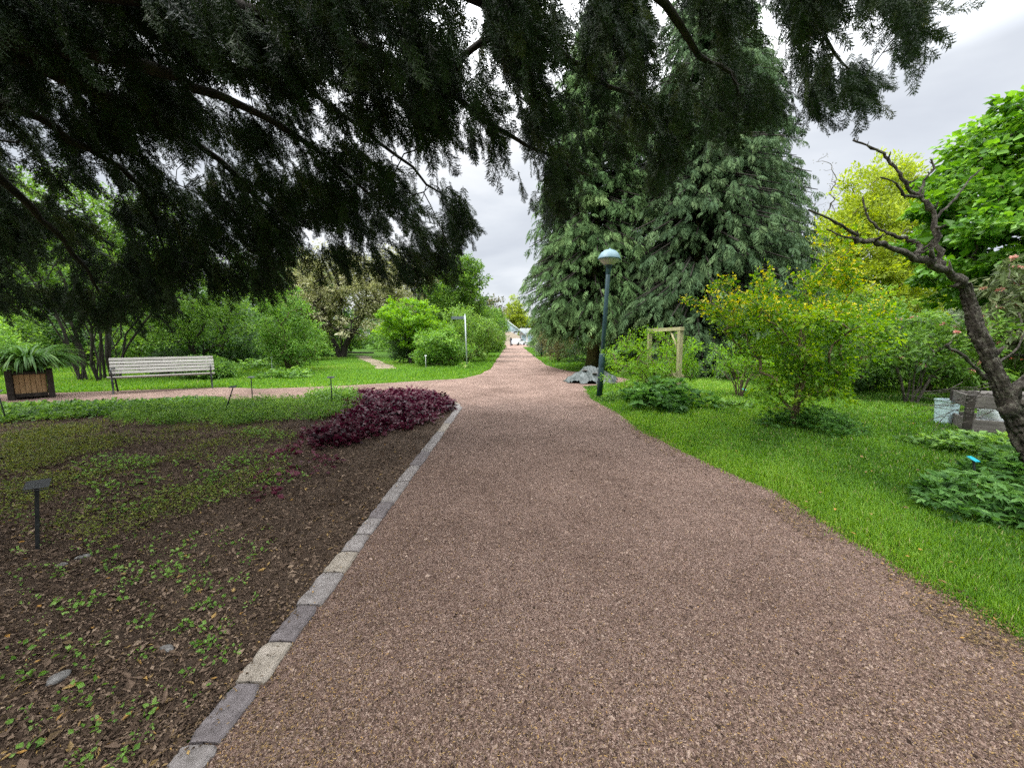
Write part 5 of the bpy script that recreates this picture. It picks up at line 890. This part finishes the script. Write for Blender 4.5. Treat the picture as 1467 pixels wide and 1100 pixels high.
def person():
    rng = np.random.default_rng(2); c = (X(732, 72), 72, 0); t = thing('person', 'person in dark clothes walking far down the path', 'person', c, R(20)); m = MB()
    def ell(pts, rx, ry, n=10):
        V = []; a = np.arange(n)/n*2*PI
        for p_, x_, y_ in zip(pts, rx, ry): V.append(np.c_[p_[0]+np.cos(a)*x_, p_[1]+np.sin(a)*y_, np.full(n, p_[2])])
        return np.concatenate(V), [[i*n+j, i*n+(j+1) % n, i*n+n+(j+1) % n, i*n+n+j] for i in range(len(pts)-1) for j in range(n)]
    me = bpy.data.meshes.new('person_body'); vs = [(0, 0, .95), (0, 0, 1.15), (0, .0, 1.40), (0, 0, 1.5), (0, -.02, 1.60), (0, -.03, 1.72), (-.10, 0, .90), (-.11, -.12, .50), (-.11, -.10, .06), (-.11, -.24, .03), (.10, 0, .90), (.11, .10, .50), (.11, .28, .10), (.11, .18, .03), (-.19, 0, 1.40), (-.25, .05, 1.12), (-.24, -.05, .86), (.19, 0, 1.40), (.25, -.05, 1.12), (.24, -.16, .88)]
    ed = [(0, 1), (1, 2), (2, 3), (3, 4), (4, 5), (0, 6), (6, 7), (7, 8), (8, 9), (0, 10), (10, 11), (11, 12), (12, 13), (2, 14), (14, 15), (15, 16), (2, 17), (17, 18), (18, 19)]; rd = [.15, .14, .17, .06, .10, .07, .10, .07, .05, .04, .10, .07, .05, .04, .07, .05, .04, .07, .05, .04]
    me.from_pydata(vs, ed, []); o = bpy.data.objects.new('body', me); COL.objects.link(o); o.parent = t; md = o.modifiers.new('skin', 'SKIN'); 
    for i, r_ in enumerate(rd): me.skin_vertices[0].data[i].radius = (r_, r_*.8)
    me.skin_vertices[0].data[0].use_root = True; o.modifiers.new('sub', 'SUBSURF').render_levels = 1; me.materials.append(M['dark_cloth'])
M['dark_cloth'] = surfmat('dark_clothing', cols((.02, .022, .03), (.035, .037, .05), (.05, .052, .065)), 6, 4, .9, .1, 40)
person()
M['car_white'] = surfmat('white_car_paint', cols((.6, .62, .64), (.66, .68, .7), (.7, .72, .74)), .5, 2, .25, 0, spec=.6)
M['rubber'] = surfmat('black_rubber', cols((.012, .012, .012), (.018, .018, .018), (.03, .03, .03)), 10, 3, .8, 0)
M['dark_glass'] = surfmat('dark_glass', cols((.02, .025, .03), (.03, .035, .04), (.05, .055, .06)), 1, 2, .08, 0, spec=.8)
M['red_paint'] = surfmat('red_paint', cols((.35, .05, .03), (.42, .07, .05), (.5, .1, .07)), 1, 2, .5, 0)
def car(label, loc, rz, grp):
    t = thing('parked_car', label, 'car', loc, rz, grp); prof = [(-2.05, .32), (-2.08, .62), (-1.98, .86), (-1.6, .92), (-1.05, 1.38), (-.2, 1.46), (.65, 1.40), (1.25, .96), (1.9, .84), (2.08, .62), (2.06, .32)]
    m = MB(); V = []; secs = [(-.84, .93), (-.86, 1.), (-.5, 1.02), (.5, 1.02), (.86, 1.), (.84, .93)]
    for y, k in secs: V += [[x*(.99 if abs(y) > .85 else 1), y*(1 if z < .95 else .86), .32+(z-.32)*(.98 if abs(y) > .85 else 1)] for x, z in prof]
    n = len(prof); F = [[a*n+j, a*n+j+1, a*n+n+j+1, a*n+n+j] for a in range(5) for j in range(n-1)]; m.add(V, F)
    for a in (0, 5): m.add(V[a*n:a*n+n], [[0, 1, 2, 3], [0, 3, 7, 10], [3, 4, 5, 6], [3, 6, 7, 7][:3]+[7], [7, 8, 9, 10]], smooth=False)
    m.build('body', M['car_white'], t)
    for s in (-1, 1): m = MB(); m.add([[-1.25, s*.79, .97], [1.05, s*.79, .97], [.55, s*.755, 1.33], [-.95, s*.755, 1.32]], [[0, 1, 2, 3]], smooth=False); m.build('side_window', M['dark_glass'], t)
    for x in (-1.3, 1.3):
        for s in (-1, 1):
            m = MB(); m.lathe([(.0, -.1), (.28, -.1), (.32, -.06), (.32, .06), (.28, .1), (.0, .1)], n=18, rot=rotx(PI/2)); w_ = m.build('wheel', M['rubber'], t); w_.location = (x, s*.78, .32)
    return t
cr = car('white parked car at the far end of the path before the building', (X(742, 84), 84, 0), R(62), 'pale cars parked far off')
clone(cr, 'pale parked car glimpsed far right through the viburnum beside the knotted trunk', (X(1445, 26), 26, 0), R(15))
m = MB(); m.box((0, 0, .55), (.7, .05, 1.0), None, bevel=.01); o = m.build('notice_board', M['white_plastic']); o.location = (X(719, 66), 66, .35)
for x in (-.3, .3):
    m = MB(); m.lathe([(.03, -.45), (.03, .1)], n=8, c=(x, 0, 0)); m.build('leg', M['galv'], o)
tag(o, 'small white notice board on legs at the left verge near the path end', 'sign')
m = MB(); m.box((0, 0, .5), (9, .08, .3), None, bevel=.01); m.box((0, 0, .85), (9, .08, .3), None, bevel=.01); o = m.build('barrier_fence', M['red_paint']); o.location = (X(1460, 20), 20, 0); o.rotation_euler = (0, 0, .1)
for x in (-4, -2, 0, 2, 4): m = MB(); m.box((x, .08, .5), (.08, .06, 1.1)); m.build('post', M['galv'], o)
tag(o, 'low red barrier glimpsed far right behind the viburnum', 'fence')
# ------------------------------------------------------------------ world, sun, camera
w = bpy.data.worlds.new('World'); scene.world = w; w.use_nodes = True; nt = w.node_tree; nt.nodes.clear(); L = nt.links
def nd(t, **k): return mknode(nt, t, **k)
SUN_EL, SUN_AZ = R(52), R(250)   # azimuth clockwise from +Y (the view direction): high on the left, a little behind
sky = nd('ShaderNodeTexSky', sky_type='NISHITA'); sky.sun_disc = False; sky.sun_elevation = SUN_EL; sky.sun_rotation = SUN_AZ
tc = nd('ShaderNodeTexCoord'); sp = nd('ShaderNodeSeparateXYZ'); L.new(tc.outputs['Generated'], sp.inputs[0])
az = nd('ShaderNodeMath', operation='ADD', inp={1: .22}); ab = nd('ShaderNodeMath', operation='ABSOLUTE'); L.new(sp.outputs[2], ab.inputs[0]); L.new(ab.outputs[0], az.inputs[0])
dv = nd('ShaderNodeVectorMath', operation='DIVIDE'); cb = nd('ShaderNodeCombineXYZ'); [L.new(az.outputs[0], cb.inputs[k]) for k in range(3)]; L.new(tc.outputs['Generated'], dv.inputs[0]); L.new(cb.outputs[0], dv.inputs[1])
cn = nd('ShaderNodeTexNoise', inp={'Scale': 1.25, 'Detail': 7., 'Roughness': .52, 'Distortion': .35}); L.new(dv.outputs[0], cn.inputs['Vector'])
cr_ = ramp(nt, [(.30, (2.75, 2.9, 3.18)), (.45, (3.3, 3.45, 3.68)), (.55, (3.85, 3.96, 4.12)), (.68, (4.5, 4.56, 4.65))]); L.new(cn.outputs['Fac'], cr_.inputs[0])
gr = ramp(nt, [(0, (1.05, 1.05, 1.05)), (.12, (1., 1., 1.)), (.42, (1.05, 1.05, 1.05)), (.62, (4., 4., 3.95)), (.8, (7., 7., 6.85)), (1, (8., 8., 7.8))]); L.new(ab.outputs[0], gr.inputs[0])
mu = nd('ShaderNodeMix', data_type='RGBA', blend_type='MULTIPLY', inp={0: 1.}); L.new(cr_.outputs[0], mu.inputs[6]); L.new(gr.outputs[0], mu.inputs[7])
mx = nd('ShaderNodeMix', data_type='RGBA', inp={0: .93}); L.new(sky.outputs[0], mx.inputs[6]); L.new(mu.outputs[2], mx.inputs[7])
bg = nd('ShaderNodeBackground', inp={'Strength': .1}); L.new(mx.outputs[2], bg.inputs[0]); wo = nd('ShaderNodeOutputWorld'); L.new(bg.outputs[0], wo.inputs[0])
sl = bpy.data.lights.new('sun', 'SUN'); sl.energy = 1.5; sl.angle = R(18); sl.color = (1, .96, .9); so = bpy.data.objects.new('sun', sl); COL.objects.link(so)
sd = Vector((math.sin(SUN_AZ)*math.cos(SUN_EL), math.cos(SUN_AZ)*math.cos(SUN_EL), math.sin(SUN_EL))); so.rotation_euler = sd.to_track_quat('Z', 'Y').to_euler()
cd = bpy.data.cameras.new('camera'); cam = bpy.data.objects.new('camera', cd); COL.objects.link(cam); cam.location = (0, 0, CAM_H); cam.rotation_euler = (PI/2-PITCH, 0, 0)
cd.sensor_width = 36; cd.lens = F_PX/1467*36; cd.clip_start = .05; cd.clip_end = 2000; scene.camera = cam
vs = scene.view_settings; vs.view_transform = 'Standard'; vs.look = 'None'; vs.gamma = 1; vs.exposure = 1.25; vs.use_curve_mapping = False
cy = scene.cycles; cy.max_bounces = 6; cy.diffuse_bounces = 3; cy.glossy_bounces = 2; cy.transmission_bounces = 3; cy.transparent_max_bounces = 4; cy.use_denoising = False; cy.use_adaptive_sampling = True; cy.adaptive_threshold = .01; cy.sample_clamp_indirect = 6
cy.caustics_reflective = False; cy.caustics_refractive = False
